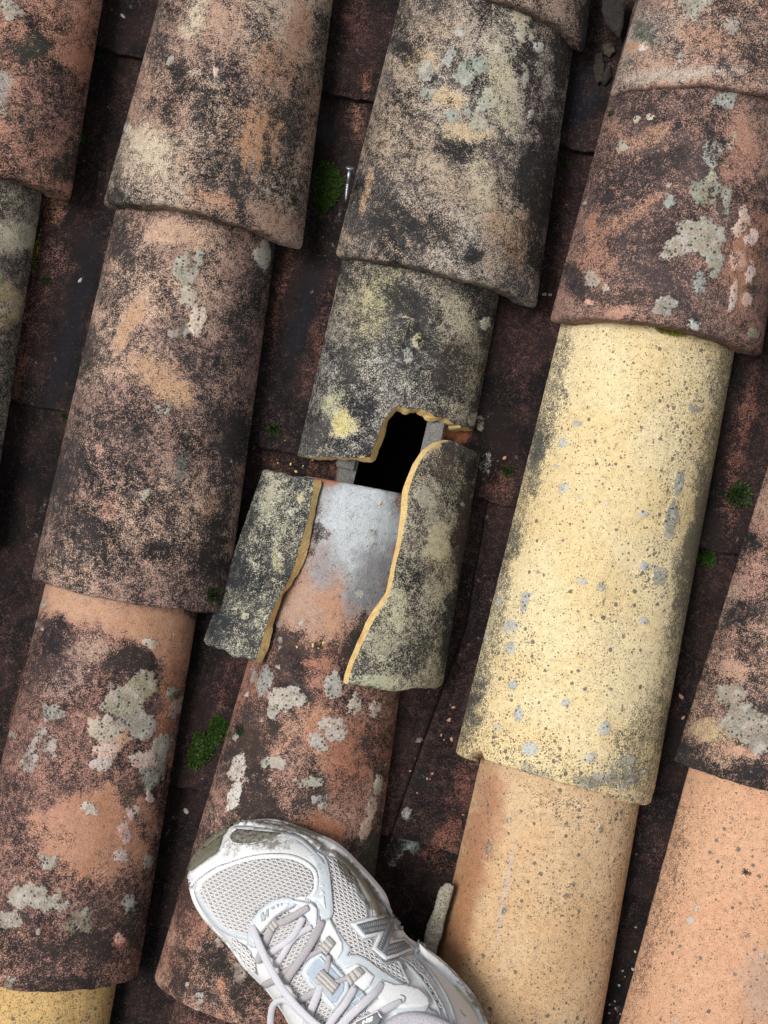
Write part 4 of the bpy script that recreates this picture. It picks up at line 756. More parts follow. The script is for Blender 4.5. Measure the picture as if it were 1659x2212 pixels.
moss((100, 607), 10, 9, 0, 200, MOSSD, 'tiny moss dot in the left channel', 6, 6)
moss((460, 1285), 14, 15, 0, 260, MOSSD, 'small olive moss tuft on the lower right corner of the long brown tile', 9, 5)
moss((1097, 1019), 12, 13, 0, 220, MOSSD, 'small moss tuft between the large shard and the yellow tile', 8, 6)
moss((1447, 717), 40, 6, 12, 700, MOSSY, 'yellow green moss strip along the top of the yellow tile', 6, 8)
moss((147, 902), 20, 8, 15, 200, MOSSD, 'dark moss in the channel step left of the long brown tile', 7, 5)
moss((80, 545), 5, 60, 10, 300, MOSSY, 'thin yellow moss line along the tile on the left border', 5, 4)
moss((636, 434), 7, 12, 10, 120, MOSSD, 'small moss tuft near the edge of the tan and black tile', 7, 4)
moss((172, 293), 7, 12, 10, 110, MOSSD, 'small pale moss tuft on the reddish upper left tile', 7, 4)
moss((518, 1578), 9, 13, 10, 160, MOSSD, 'dark moss dot on the rust red tile', 6, 5)
moss((1224, 348), 12, 8, 10, 120, MOSSD, 'tiny moss in the channel step left of the mauve tile', 6, 5)
moss((222, 130), 12, 10, 0, 160, MOSSD, 'dim moss in the shaded channel step at the top left', 6, 6)
moss((1321, 246), 6, 7, 0, 90, MOSSD, 'tiny moss dot on the left edge of the mauve tile', 6, 4)
moss((690, 1392), 14, 8, 0, 110, MOSSD, 'faint moss patch among the crumbs on the bared tile', 5, 3)

# screw: countersunk, leaning against the cover tile
ZINC = simple('zinc_plated_steel', (196, 208, 214), 0.32, 0.12, 900, 0.0, 0.5, 0.85)
def lathe(V, F, a, b, prof, seg=16):
    """prof: (t 0..1 along a->b, radius)"""
    ax = (b - a); L = ax.length; ax.normalize()
    e1 = ax.orthogonal().normalized(); e2 = ax.cross(e1)
    b0 = len(V)
    for t, r in prof:
        for j in range(seg):
            g = 2 * math.pi * j / seg
            V.append(a + ax * (t * L) + (e1 * math.cos(g) + e2 * math.sin(g)) * r)
    for i in range(len(prof) - 1):
        for j in range(seg):
            F.append((b0 + i * seg + j, b0 + i * seg + (j + 1) % seg, b0 + (i + 1) * seg + (j + 1) % seg, b0 + (i + 1) * seg + j))
    F.append(tuple(b0 + j for j in range(seg))[::-1]); F.append(tuple(b0 + (len(prof) - 1) * seg + j for j in range(seg)))
def screw():
    a = qp((755.5, 361), 0.062); b = qp((746.5, 436), 0.050)
    o = bpy.data.objects.new('screw', None); C.objects.link(o); o.empty_display_size = 0.01
    org = (a + b) / 2; o.matrix_world = FRAME @ Matrix.Translation(org); ORG[o.name] = org.copy()
    tag(o, 'shiny zinc countersunk screw lying beside the green moss cushion', 'screw')
    V = []; F = []
    lathe(V, F, a, b, [(0, 0.0022), (0.012, 0.0031), (0.03, 0.0030), (0.13, 0.0013)], 20)
    place_p('screw_head', poly_mesh('screw_head', V, F, ZINC), tuple(org), o)
    V = []; F = []
    pr = [(0.125, 0.0012), (0.45, 0.00115)]
    k = 0.45
    while k < 0.94:
        f = 1 - max(0, k - 0.75) / 0.25 * 0.75
        pr += [(k, 0.0010 * f), (k + 0.012, 0.00165 * f), (k + 0.024, 0.0010 * f)]; k += 0.045
    pr.append((1.0, 0.0002))
    lathe(V, F, a, b, pr, 14)
    place_p('shank', poly_mesh('shank', V, F, ZINC, True), tuple(org), o)
screw()

# lumps: noisy slabs cut to an outline
def lump(name, poly, thick, mat, label, cat, group=None, seed=0, rough=1.2, step=4.0, lift=0.0, zfix=None):
    poly = [Vector(p) for p in poly]
    bd = []
    for i, p in enumerate(poly):
        q = poly[(i + 1) % len(poly)]; m = max(1, int((q - p).length / step))
        for j in range(m): bd.append(p.lerp(q, j / m))
    rs = random.Random(seed)
    nb = len(bd)
    bd = [p + Vector((rs.uniform(-1, 1), rs.uniform(-1, 1))) * step * 0.22 for p in bd]
    pts = list(bd)
    x0 = min(p.x for p in bd); x1 = max(p.x for p in bd); y0 = min(p.y for p in bd); y1 = max(p.y for p in bd)
    y = y0
    while y < y1:
        x = x0
        while x < x1:
            g = Vector((x + rs.uniform(-.3, .3) * step, y + rs.uniform(-.3, .3) * step))
            if min((g - b).length for b in bd) > step * 0.6: pts.append(g)
            x += step
        y += step
    vo, ed, fo, *_ = delaunay_2d_cdt(pts, [], [list(range(nb))], 1, 1e-5)
    cnt = sum(vo, Vector((0, 0))) / len(vo)
    base = zfix if zfix is not None else surf(cnt)[0].z + lift
    V = []; F = []
    dist = [min((v - b).length for b in bd) for v in vo]
    for v, d in zip(vo, dist):
        e = min(1, d / (step * 2.2)); nz = float(fbm(np.array([v.x / 9 + seed]), np.array([v.y / 9]), seed + 3, 4)[0]) - 0.5
        V.append(qp(v, base + thick * (0.80 + 0.20 * math.sqrt(e)) + nz * 0.0045 * rough))
    n = len(V)
    for v in vo: V.append(qp(v, base - 0.004))
    for f in fo: F.append(tuple(f)[::-1]); F.append(tuple(i + n for i in f))
    ec = {}
    for f in fo:
        for i in range(len(f)):
            e = (f[i], f[(i + 1) % len(f)]); ec[e] = 1
    for (i, j) in list(ec):
        if (j, i) not in ec: F.append((i, j, j + n, i + n))
    me = poly_mesh(name, V, F, mat, True)
    o = place_p(name, me, tuple(qp(cnt, base)))
    return tag(o, label, cat, group)
def stony(name, c, speck, sc=900):
    m, t, b = nt(name)
    co = N(t, 'ShaderNodeTexCoord').outputs['Object']
    n1 = noise(t, co, sc, 3.0, 0.7); n2 = noise(t, co, 120, 3.0)
    col = mixc(t, mapr(t, n2, 0.35, 0.65, 0, 1), lin(c) * 0.85, lin(c) * 1.1)
    col = mixc(t, mapr(t, n1, 0.50, 0.62, 0, 0.9), col, lin(speck))
    t.links.new(col, b.inputs['Base Color']); b.inputs['Roughness'].default_value = 0.95
    bp = N(t, 'ShaderNodeBump'); bp.inputs['Strength'].default_value = 0.8; bp.inputs['Distance'].default_value = 0.0012
    t.links.new(n1, bp.inputs['Height']); t.links.new(bp.outputs[0], b.inputs['Normal'])
    return m
MORTAR = stony('grey_mortar', (196, 188, 168), (74, 72, 66))
r6 = lambda x, y: (891 + x * 0.0976, 1863 + y * 0.0976)
lump('mortar_strip', [r6(*p) for p in ((740, 450), (830, 470), (912, 520), (900, 620), (850, 800), (800, 980), (740, 1180), (690, 1400), (650, 1600), (560, 1850), (500, 2130), (380, 2350), (180, 2300), (230, 1840), (270, 1600), (320, 1380), (380, 1250), (470, 1040), (510, 870), (570, 650), (630, 540))],
     0.012, MORTAR, 'rough grey strip of old mortar between the shoe and the orange yellow tile', 'mortar', seed=3, zfix=0.036)
DIRT = stony('dark_debris', (48, 43, 40), (24, 22, 22), 500)
BARK = stony('rotten_bark', (66, 54, 46), (34, 28, 26), 700)
lump('dirt_clod', [(1303, -14), (1352, -16), (1350, 20), (1345, 62), (1338, 84), (1322, 66), (1306, 48), (1300, 20)], 0.012, DIRT, 'dark rough clod wedged in the gap at the top right', 'dirt', seed=5, zfix=0.030)
lump('bark_fragment', [(1285, 118), (1300, 112), (1306, 140), (1302, 170), (1290, 184), (1282, 150)], 0.006, BARK, 'brown bark fragment in the gap at the top right', 'debris', 'plant debris in the upper right gap', 6, step=3)
lump('bark_fragment', [(1302, 96), (1322, 92), (1330, 112), (1316, 124), (1304, 116)], 0.006, simple('pale_bark', (80, 70, 60), 0.9, 0.3, 400, 0.5), 'paler bark chip higher in the upper right gap', 'debris', 'plant debris in the upper right gap', 7, step=3)
lump('bark_fragment', [(1296, 150), (1318, 140), (1322, 165), (1306, 186), (1297, 176)], 0.005, DIRT, 'blackish crumbly debris low in the upper right gap', 'debris', 'plant debris in the upper right gap', 8, step=3)

# crumbs of broken tile
CR_Y = simple('ochre_crumb', (232, 206, 142), 0.95, 0.12, 700, 0.4)
CR_P = simple('pink_crumb', (212, 160, 132), 0.95, 0.12, 700, 0.4)
CR_G = simple('grey_crumb', (190, 186, 176), 0.95, 0.15, 700, 0.4)
def crumb(q, r, mat, label, group, rot=0, asp=1.5, seed=0):
    rs = random.Random(seed * 31 + int(q[0]))
    p, n = surf(q); k = KQ * (CAM_H - p.z); R = r * k * 0.8
    t1 = n.orthogonal().normalized(); t2 = n.cross(t1)
    m = 7; V = []; F = []
    rad = [rs.uniform(0.65, 1.15) for _ in range(m)]
    ca_, sa_ = math.cos(math.radians(rot)), math.sin(math.radians(rot))
    X = Vector((ca_, sa_, 0)); X = (X - n * X.dot(n)).normalized(); Y = n.cross(X)
    for lv, (z, f) in enumerate(((-0.2, 0.95), (0.35, 1.0), (0.75, 0.6))):
        for j in range(m):
            a = 2 * math.pi * j / m
            V.append(p + (X * math.cos(a) * asp + Y * math.sin(a)) * R * rad[j] * f * rs.uniform(.92, 1.08) + n * z * R * rs.uniform(.85, 1.15))
    for l in range(2):
        for j in range(m): F.append((l * m + j, l * m + (j + 1) % m, (l + 1) * m + (j + 1) % m, (l + 1) * m + j))
    F.append(tuple(range(2 * m, 3 * m))); F.append(tuple(range(m))[::-1])
    o = place_p('tile_crumb', poly_mesh('tile_crumb', V, F, mat, False), tuple(p))
    return tag(o, label, 'crumb', group)
ORD = ('topmost', 'second from the top', 'third from the top', 'fourth from the top', 'fifth from the top', 'sixth from the top', 'seventh from the top', 'eighth from the top', 'ninth from the top', 'tenth from the top', 'eleventh from the top', 'twelfth from the top')
G1 = 'ochre crumbs on the bared tile'; L1_ = 'small ochre tile crumb on the bared tile below its grey head'
for i, (x, y, r) in enumerate(sorted(((677, 1394, 5.0), (698, 1389, 5.0), (641, 1397, 3.0), (709, 1352, 2.0), (688, 1400, 2.2), (670, 1386, 1.8)), key=lambda a: a[1])):
    crumb((x, y), r, CR_Y, L1_ + ', ' + ORD[i], G1, rot=30 * i, seed=i)
crumb((821, 1087), 5.5, CR_Y, 'larger ochre crumb on the grey head of the bared tile', G1, 60, seed=11)
crumb((845, 1109), 4.5, CR_G, 'pale crumb near the large shard on the grey head of the bared tile', G1, 10, seed=12)
G2 = 'crumbs in the channel under the snapped tile'
for i, (x, y, r) in enumerate(sorted(((628, 1003, 3.2), (640, 1019, 3.6), (675, 994, 2.6), (655, 1006, 1.8), (600, 1000, 1.8)), key=lambda a: a[1])):
    crumb((x, y), r, CR_Y, 'small ochre crumb in the channel under the snapped tile, ' + ORD[i], G2, 40 * i, seed=20 + i)
crumb((1090, 989), 4.5, CR_P, 'pale chip in the channel right of the break', 'chips in the channel left of the yellow tile', 50, seed=30)
crumb((1176, 636), 5, CR_G, 'left one of two white chips beside the mauve tile corner', 'chips in the channel left of the yellow tile', 10, 1.4, 31)
crumb((1188, 637), 4.5, CR_G, 'right one of two white chips beside the mauve tile corner', 'chips in the channel left of the yellow tile', 160, 1.4, 32)
G3 = 'pink chips in the rusty channel'
for i, (x, y, r) in enumerate(sorted(((979, 1528, 4.5), (970, 1555, 4.5), (953, 1588, 3.0), (976, 1597, 4.6), (959, 1598, 2.2), (886, 1665, 3.0), (934, 1671, 3.2), (923, 1682, 3.2), (901, 1713, 2.6), (929, 1683, 1.8), (1000, 1760, 2.4)), key=lambda a: a[1])):
    crumb((x, y), r, CR_P, 'pink tile chip in the rusty channel below the large shard, ' + ORD[i], G3, 37 * i, 1.4, 40 + i)
G4 = 'pale chips in the black channel at the bottom right'
for i, (x, y, r) in enumerate(sorted(((1372, 2055, 3), (1383, 2054, 3.2), (1367, 2094, 4), (1345, 2097, 2.6), (1337, 2128, 3), (1328, 2163, 2.6), (1330, 2179, 3), (1317, 2170, 2.6), (1316, 2188, 2.6), (1373, 2003, 2.4), (1350, 2110, 1.8), (1340, 2190, 2)), key=lambda a: a[1])):
    crumb((x, y), r, CR_G, 'pale stone chip in the black channel at the bottom right, ' + ORD[i], G4, 53 * i, 1.5, 60 + i)
crumb((1471, 1504), 6, CR_P, 'upper of two pink chips on the edge beside the dark mottled right tile', 'pink chips by the right border tile', -40, 1.6, 80)
crumb((1476, 1550), 4.5, CR_P, 'lower of two pink chips on the edge beside the dark mottled right tile', 'pink chips by the right border tile', 40, 1.5, 81)
crumb((173, 606), 4, CR_G, 'pale curled sliver in the left channel', 'pale slivers in the left channels', 60, 2.2, 82)
crumb((265, 35), 4, CR_G, 'pale sliver in the channel at the top left', 'pale slivers in the left channels', -45, 2.0, 83)
crumb((402, 1752), 6, CR_G, 'crumpled pale scrap in the dark channel beside the lichen covered tile', 'pale slivers in the left channels', -45, 1.4, 84)
# ------------------------------------------------------------------ the running shoe
ZS = 0.082                                  # sole rests on the crowns of two tiles
r1 = lambda x, y: (378 + x * 0.1953, 1749.6 + y * 0.1953)
r2 = lambda x, y: (648 + x * 0.1953, 1749.6 + y * 0.1953)
r3 = lambda x, y: (486 + x * 0.1953, 1944 + y * 0.1953)
r4 = lambda x, y: (756 + x * 0.1953, 1944 + y * 0.1953)
r7 = lambda x, y: (351 + x * 0.4557, 1728 + y * 0.4557)

def dirtmap(P):
    qx, qy = qarr(P)
    d = np.full(len(P), -0.29)
    for x, y, rx, ry, rot, s in ((560, 1815, 120, 34, 8, .62), (500, 1830, 50, 30, -30, .5), (640, 1790, 120, 16, 10, .75), (560, 1775, 120, 10, 4, .6), (755, 1880, 22, 60, -38, .85), (800, 1935, 20, 70, -30, .9), (700, 1830, 90, 20, 28, .55), (840, 1990, 14, 60, -20, .7), (470, 2040, 26, 90, -38, .6), (540, 2120, 20, 80, -38, .6), (985, 2110, 16, 70, -40, .6), (1035, 2175, 14, 60, -28, .7), (690, 1880, 16, 30, 0, .4), (1000, 2190, 8, 40, -28, .5)):
        a = math.radians(rot); X = qx - x; Y = qy - y
        e = np.hypot((X * math.cos(a) + Y * math.sin(a)) / rx, (-X * math.sin(a) + Y * math.cos(a)) / ry)
        d = np.maximum(d, -0.29 + s * 1.5 * sstep(1.6, 0.2, e))
    return d
def put_dirt(me):
    V = np.empty(len(me.vertices) * 3, np.float32); me.vertices.foreach_get('co', V)
    a = me.attributes.new('dirt', 'FLOAT', 'POINT'); a.data.foreach_set('value', dirtmap(V.reshape(-1, 3)).astype(np.float32))

GRIME = (104, 92, 68)
WHITE = simple('white_shoe_leather', (249, 250, 250), 0.55, 0.05, 500, 0.25, 0.4, dirt=GRIME)
FOAM = simple('white_midsole_foam', (252, 252, 252), 0.7, 0.05, 500, 0.2, 0.3, dirt=(98, 88, 64))
NETM = simple('white_net_fabric', (244, 242, 241), 0.9, 0.10, 1200, 0.3, 0.1, dirt=(120, 108, 90))
LINER = simple('grey_liner_fabric', (168, 165, 166), 0.95, 0.25, 900, 0.3, 0.1)
PALE = simple('pale_blue_synthetic', (218, 226, 231), 0.5, 0.06, 500, 0.1, 0.4, dirt=GRIME)
BLUEL = simple('light_blue_grained_leather', (182, 197, 210), 0.5, 0.10, 900, 0.5, 0.4)
SILV = simple('grey_plastic', (112, 115, 120), 0.4, 0.14, 900, 0.2, 0.5)
RIBM = simple('ribbed_grey_plastic', (158, 161, 166), 0.4, 0.1, 900, 0.1, 0.5)
SILVL = simple('silver_trim', (186, 191, 195), 0.45, 0.10, 700, 0.1, 0.5, dirt=GRIME)
RUBBER = simple('olive_grey_rubber', (122, 118, 100), 0.85, 0.22, 700, 0.9, 0.3)
LACE = simple('lavender_white_lace', (230, 228, 234), 0.9, 0.08, 1400, 0.5, 0.15)
LACEG = simple('worn_grey_lace', (198, 192, 196), 0.9, 0.14, 1300, 0.5, 0.15)
TAPE = simple('striped_webbing_light', (216, 212, 208), 0.9, 0.1, 1000, 0.4, 0.15)
TAPED = simple('striped_webbing_dark', (182, 176, 172), 0.9, 0.15, 1000, 0.4, 0.15)
STITCH = simple('grey_thread', (112, 118, 126), 0.9, 0.1, 900)
GEL = simple('yellowed_gel_insert', (206, 204, 168), 0.3, 0.06, 200, 0.05, 0.5)
KNIT = simple('lavender_knit_collar', (216, 213, 222), 0.95, 0.16, 1000, 0.9, 0.1)
BLACK = simple('black_sock_cotton', (22, 21, 22), 0.95, 0.2, 900, 0.5, 0.1)
DARKM = simple('dirty_vent_mesh', (128, 124, 114), 0.9, 0.55, 420, 0.9, 0.2)

SHOE = bpy.data.objects.new('running_shoe', None); C.objects.link(SHOE)
_so = qp((760, 2200), ZS); SHOE.matrix_world = FRAME @ Matrix.Translation(_so); ORG[SHOE.name] = _so.copy()
tag(SHOE, 'dirty white and pale blue running shoe with grey N badge standing on the tiles', 'shoe')
def part(name, me, parent=SHOE, label=None):
    put_dirt(me)
    o = place_p(name, me, tuple(ORG[parent.name]), parent)
    if label: o['label'] = label
    return o

def catmull(pts, n):
    pts = [Vector(p) for p in pts]
    P = [pts[0] * 2 - pts[1]] + pts + [pts[-1] * 2 - pts[-2]]
    out = []
    for i in range(1, len(P) - 2):
        for k in range(n):
            t = k / n
            out.append(0.5 * ((2 * P[i]) + (-P[i - 1] + P[i + 1]) * t + (2 * P[i - 1] - 5 * P[i] + 4 * P[i + 1] - P[i + 2]) * t * t + (-P[i - 1] + 3 * P[i] - 3 * P[i + 1] + P[i + 2]) * t ** 3))
    out.append(pts[-1]); return out

OUT = [(403, 1890), (410, 1872), (424, 1842), (456, 1809), (488, 1787), (520, 1776), (561, 1771), (600, 1773), (647, 1787), (716, 1815), (747, 1837), (775, 1865), (807, 1899), (834, 1933), (845, 1965), (852, 1985), (866, 2003), (882, 2026), (907, 2042), (943, 2065), (980, 2097), (1012, 2134), (1035, 2165), (1055, 2212),
       (1070, 2280), (1080, 2370), (1065, 2460), (1030, 2530), (970, 2560), (900, 2540), (830, 2480), (760, 2400), (690, 2310), (624, 2212), (611, 2188), (592, 2161), (570, 2133), (551, 2115), (524, 2088), (501, 2056), (470, 2020), (447, 1997), (424, 1965), (410, 1933)]
outl = resample([*(tuple(p) for p in catmull(OUT + [OUT[0]], 6))], 221)[:-1]
ZM = ZS + 0.014
OP = np.array([qp(p, ZM) for p in outl])
tg = np.roll(OP, -1, 0) - np.roll(OP, 1, 0); nr = np.c_[-tg[:, 1], tg[:, 0]]; nr /= np.linalg.norm(nr, axis=1)[:, None]
cen = OP.mean(0)
if np.sum(nr * (cen[:2] - OP[:, :2])) < 0: nr = -nr            # inward
toe = np.array(qp((432, 1828), ZM))[:2]; heel = np.array(qp((985, 2555), ZM))[:2]
AX = (heel - toe) / np.linalg.norm(heel - toe); SLEN = np.linalg.norm(heel - toe)
def sole_h(s): return 0.019 + 0.012 * np.clip(s / SLEN, 0, 1)
sv = (OP[:, :2] - toe) @ AX
def loop_stack(levels, mats, name, bottom=True, top=True, wob=None):
    n = len(OP); V = []; F = []; 
    for zf, ins in levels:
        z = ZS + sole_h(sv) * zf
        xy = OP[:, :2] + nr * ins
        if wob is not None: xy = xy + nr * wob(zf)[:, None]
        V.append(np.c_[xy, z])
    m = len(levels); V = np.concatenate(V)
    F = [(i * n + j, i * n + (j + 1) % n, (i + 1) * n + (j + 1) % n, (i + 1) * n + j) for i in range(m - 1) for j in range(n)]
    if bottom: F.append(tuple(range(n)))
    if top: F.append(tuple((m - 1) * n + j for j in range(n))[::-1])
    return poly_mesh(name, V, F, mats)
part('outsole', loop_stack([(0.0, 0.009), (0.0, 0.006), (0.12, 0.0035), (0.24, 0.003), (0.26, 0.008)], RUBBER, 'outsole'), label='grey brown rubber outsole')
MSM = loop_stack([(0.24, 0.006), (0.26, 0.0025), (0.40, 0.0003), (0.55, 0.0006), (0.60, 0.0014), (0.64, 0.0008), (0.80, 0.0008), (0.92, 0.0022), (1.0, 0.005), (1.0, 0.02)], FOAM, 'midsole')
MSV = [v.co.copy() for v in MSM.vertices]; MSF = [tuple(p.vertices) for p in MSM.polygons if len(p.vertices) == 4]
part('midsole', MSM, label='dirty white sculpted midsole')

# upper: sections across the foot
def hw_at(s):
    c = toe + AX * s; pv = np.array([-AX[1], AX[0]])
    rel = OP[:, :2] - c; a = rel @ AX; b = rel @ pv
    lo = hi = None
    for i in range(len(OP)):
        j = (i + 1) % len(OP)
        if (a[i] <= 0) != (a[j] <= 0):
            k = a[i] / (a[i] - a[j]); v = b[i] + (b[j] - b[i]) * k
            lo = v if lo is None else min(lo, v); hi = v if hi is None else max(hi, v)
    return lo, hi
HT = np.array([[0, 0.0], [0.006, 0.012], [0.015, 0.021], [0.03, 0.029], [0.05, 0.034], [0.08, 0.040], [0.11, 0.049], [0.14, 0.061], [0.17, 0.074], [0.20, 0.083], [0.24, 0.080], [0.27, 0.072], [0.295, 0.05], [SLEN, 0.0]])
smin, smax = sv.min() + 0.004, sv.max() - 0.004
ST = np.r_[smin + (np.linspace(0, 1, 26) ** 1.8) * 0.03, np.linspace(smin + 0.032, smax - 0.03, 96), smax - ((np.linspace(1, 0, 22)) ** 1.8) * 0.028]
ND = 84
UG = np.zeros((len(ST), ND, 3)); pvec = np.array([-AX[1], AX[0]])
for i, s in enumerate(ST):
    lo, hi = hw_at(s); lo += 0.005; hi -= 0.005
    if hi < lo: lo = hi = (lo + hi) / 2
    base = ZS + sole_h(np.array([s]))[0] * 0.93
    hh = np.interp(s - smin, HT[:, 0], HT[:, 1])
    th = np.linspace(math.pi, 0, ND)
    ex = 2 / 2.5
    cx = np.sign(np.cos(th)) * np.abs(np.cos(th)) ** ex; cz = np.abs(np.sin(th)) ** ex
    ridge = (lo + hi) / 2
    xy = toe + AX * s + np.outer(ridge + cx * (hi - lo) / 2, pvec)
    UG[i, :, :2] = xy; UG[i, :, 2] = base + cz * hh
# ankle opening
OC = np.array(qp((962, 2366), ZS + 0.09))[:2] ; OAX = AX
def inopen(p):
    r = p[..., :2] - OC
    a = r @ OAX; b = r @ pvec
    return (a / 0.058) ** 2 + (b / 0.031) ** 2
ni, nj = UG.shape[:2]
idx = np.arange(ni * nj).reshape(ni, nj)
Qf = np.stack([idx[:-1, :-1], idx[1:, :-1], idx[1:, 1:], idx[:-1, 1:]], -1).reshape(-1, 4)
FC = UG.reshape(-1, 3)[Qf].mean(1)
full = Qf; Qf = Qf[inopen(FC) > 1.0]
UV_ = [tuple(p) for p in UG.reshape(-1, 3)]
SB = BVHTree.FromPolygons(UV_ + [tuple(v) for v in MSV], [tuple(int(k) for k in f) for f in full] + [tuple(i + len(UV_) for i in f) for f in MSF])
me = grid_mesh('upper', UG.reshape(-1, 3), Qf, [WHITE]); part('upper', me)
def shit(q, strict=False):
    d = (qp(q, 0) - EYE).normalized()
    p, n, i, dist = SB.ray_cast(EYE, d)
    if p is None:
        p, n, i, dist = SB.find_nearest(qp(q, ZS + 0.03))
        if strict: return None, None
    if n.z < 0: n = -n
    return p, n
def inside(q, poly):
    c = False; n = len(poly); x, y = q
    for i in range(n):
        x1, y1 = poly[i]; x2, y2 = poly[i - 1]
        if (y1 > y) != (y2 > y) and x < (x2 - x1) * (y - y1) / (y2 - y1) + x1: c = not c
    return c
def overlay(name, poly, off, thick, mat, parent=SHOE, step=4.0, smooth_n=0, label=None, join=None):
    """a piece of sheet material lying on the upper, cut to `poly` (picture units)"""
    if smooth_n: poly = [tuple(p) for p in catmull(list(poly) + [poly[0]], smooth_n)][:-1]
    poly = [Vector(p) for p in poly]
    bd = []
    for i, p in enumerate(poly):
        q = poly[(i + 1) % len(poly)]; m = max(1, int((q - p).length / step))
        for j in range(m): bd.append(p.lerp(q, j / m))
    nb = len(bd); pts = list(bd)
    bda = np.array(bd)
    x0, y0 = bda.min(0); x1, y1 = bda.max(0)
    for y in np.arange(y0, y1, step):
        for x in np.arange(x0, x1, step):
            if np.min(np.hypot(bda[:, 0] - x, bda[:, 1] - y)) > step * 0.6: pts.append(Vector((x, y)))
    vo, ed, fo, *_ = delaunay_2d_cdt(pts, [], [list(range(nb))], 1, 1e-4)
    edge = {}
    for f in fo:
        for i in range(len(f)): edge[(f[i], f[(i + 1) % len(f)])] = 1
    rimv = set()
    rim = [(i, j) for (i, j) in edge if (j, i) not in edge]
    for i, j in rim: rimv.add(i); rimv.add(j)
    V = []; lows = {}
    for i, v in enumerate(vo):
        p, n = shit(v)
        V.append(p + n * (off + thick * (0.75 if i in rimv else 1.0)))
        lows[i] = p + n * (off - 0.0025)
    F = [tuple(f)[::-1] for f in fo]
    mp = {}
    for i in rimv: mp[i] = len(V); V.append(lows[i])
    for i, j in rim: F.append((i, j, mp[j], mp[i]))
    if join is not None:
        b0 = len(join[0]); join[0].extend(V); join[1].extend(tuple(k + b0 for k in f) for f in F); return None
    me = poly_mesh(name, V, F, mat, True)
    return part(name, me, parent, label)
def band(pts, w, closed=False, sm=5):
    """polyline in picture units -> outline polygon of a band of width w"""
    P = [Vector(p) for p in (catmull(pts, sm) if sm else pts)]
    L = []; R = []
    for i, p in enumerate(P):
        a = P[max(0, i - 1)]; b = P[min(len(P) - 1, i + 1)]
        t = (b - a).normalized(); n = Vector((-t.y, t.x))
        ww = w if not callable(w) else w(i / (len(P) - 1))
        L.append(p + n * ww / 2); R.append(p - n * ww / 2)
    return [tuple(p) for p in L + R[::-1]]
def offset_poly(poly, d):
    P = [Vector(p) for p in poly]; n = len(P)
    area = sum(P[i].x * P[(i + 1) % n].y - P[(i + 1) % n].x * P[i].y for i in range(n))
    sg = 1 if area > 0 else -1
    out = []
    for i in range(n):
        a = (P[i] - P[i - 1]).normalized(); b = (P[(i + 1) % n] - P[i]).normalized()
        na = Vector((a.y, -a.x)) * sg; nb = Vector((b.y, -b.x)) * sg
        m = (na + nb); k = max(0.35, 1 + na.dot(nb))
        out.append(tuple(P[i] + m / k * d))
    return out
def stitches(lines, name='stitching', off=0.0022, r=0.00032, dash=3.4, gap=2.2, parent=SHOE):
    V = []; F = []
    for ln in lines:
        pts = catmull(ln, 8); d = [0]
        for a, b in zip(pts, pts[1:]): d.append(d[-1] + (b - a).length)
        xs = [p.x for p in pts]; ys = [p.y for p in pts]
        s = 0
        while s + dash < d[-1]:
            ring = []
            for e in (s, s + dash):
                q = (float(np.interp(e, d, xs)), float(np.interp(e, d, ys))); p, n = shit(q); ring.append((p + n * off, n))
            t = (ring[1][0] - ring[0][0]).normalized(); side = t.cross(ring[0][1]).normalized()
            b0 = len(V)
            for p, n in ring: V += [p - side * r, p + n * r * 1.4, p + side * r]
            F += [(b0, b0 + 1, b0 + 4, b0 + 3), (b0 + 1, b0 + 2, b0 + 5, b0 + 4)]
            s += dash + gap
    if V:
        o = part(name, poly_mesh(name, V, F, STITCH, False), parent)
        o['kind'] = 'stuff'

def net(name, poly, off, pitch=12.6, ang=18, hole=(4.4, 2.2), parent=SHOE, label=None, squash=0.64):
    """open mesh fabric: hexagonal frames round elliptical holes, over a grey liner"""
    a = math.radians(ang); ca_, sa_ = math.cos(a), math.sin(a)
    xs = [p[0] for p in poly]; ys = [p[1] for p in poly]
    cx, cy = (min(xs) + max(xs)) / 2, (min(ys) + max(ys)) / 2; R = max(max(xs) - min(xs), max(ys) - min(ys))
    V = []; F = []
    row = pitch * squash * 0.866; m = int(R / row) + 2
    for j in range(-m, m + 1):
        for i in range(-m, m + 1):
            x = (i + 0.5 * (j & 1)) * pitch; y = j * row
            c = (cx + x * ca_ - y * sa_, cy + x * sa_ + y * ca_)
            if not inside(c, poly): continue
            b0 = len(V)
            for k in range(12):
                g = math.pi * k / 6 + math.pi / 6
                rr = pitch * 0.5 / max(abs(math.cos((g % (math.pi / 3)) - math.pi / 6)), 0.5) * 1.0
                hx, hy = math.cos(g) * rr, math.sin(g) * rr * squash
                for lv, (f, o_) in enumerate(((1.0, 0.0006), (0.0, 0.0012), (-1, 0.0002))):
                    if f == 1.0: px, py = hx, hy
                    else:
                        ex, ey = math.cos(g) * hole[0], math.sin(g) * hole[1]
                        px, py = ((hx + ex) / 2, (hy + ey) / 2) if f == 0.0 else (ex, ey)
                    q = (c[0] + px * ca_ - py * sa_, c[1] + px * sa_ + py * ca_)
                    p, n = shit(q); V.append(p + n * (off + o_))
            for k in range(12):
                k2 = (k + 1) % 12
                for lv in (0, 1): F.append((b0 + k * 3 + lv, b0 + k2 * 3 + lv, b0 + k2 * 3 + lv + 1, b0 + k * 3 + lv + 1))
    if not V: return
    ov = overlay(name, poly, off - 0.0010, 0.0008, LINER, parent, step=7, label=label)
    o = part('net', poly_mesh('net', V, F, NETM, True), ov); o['kind'] = 'stuff'
    return ov

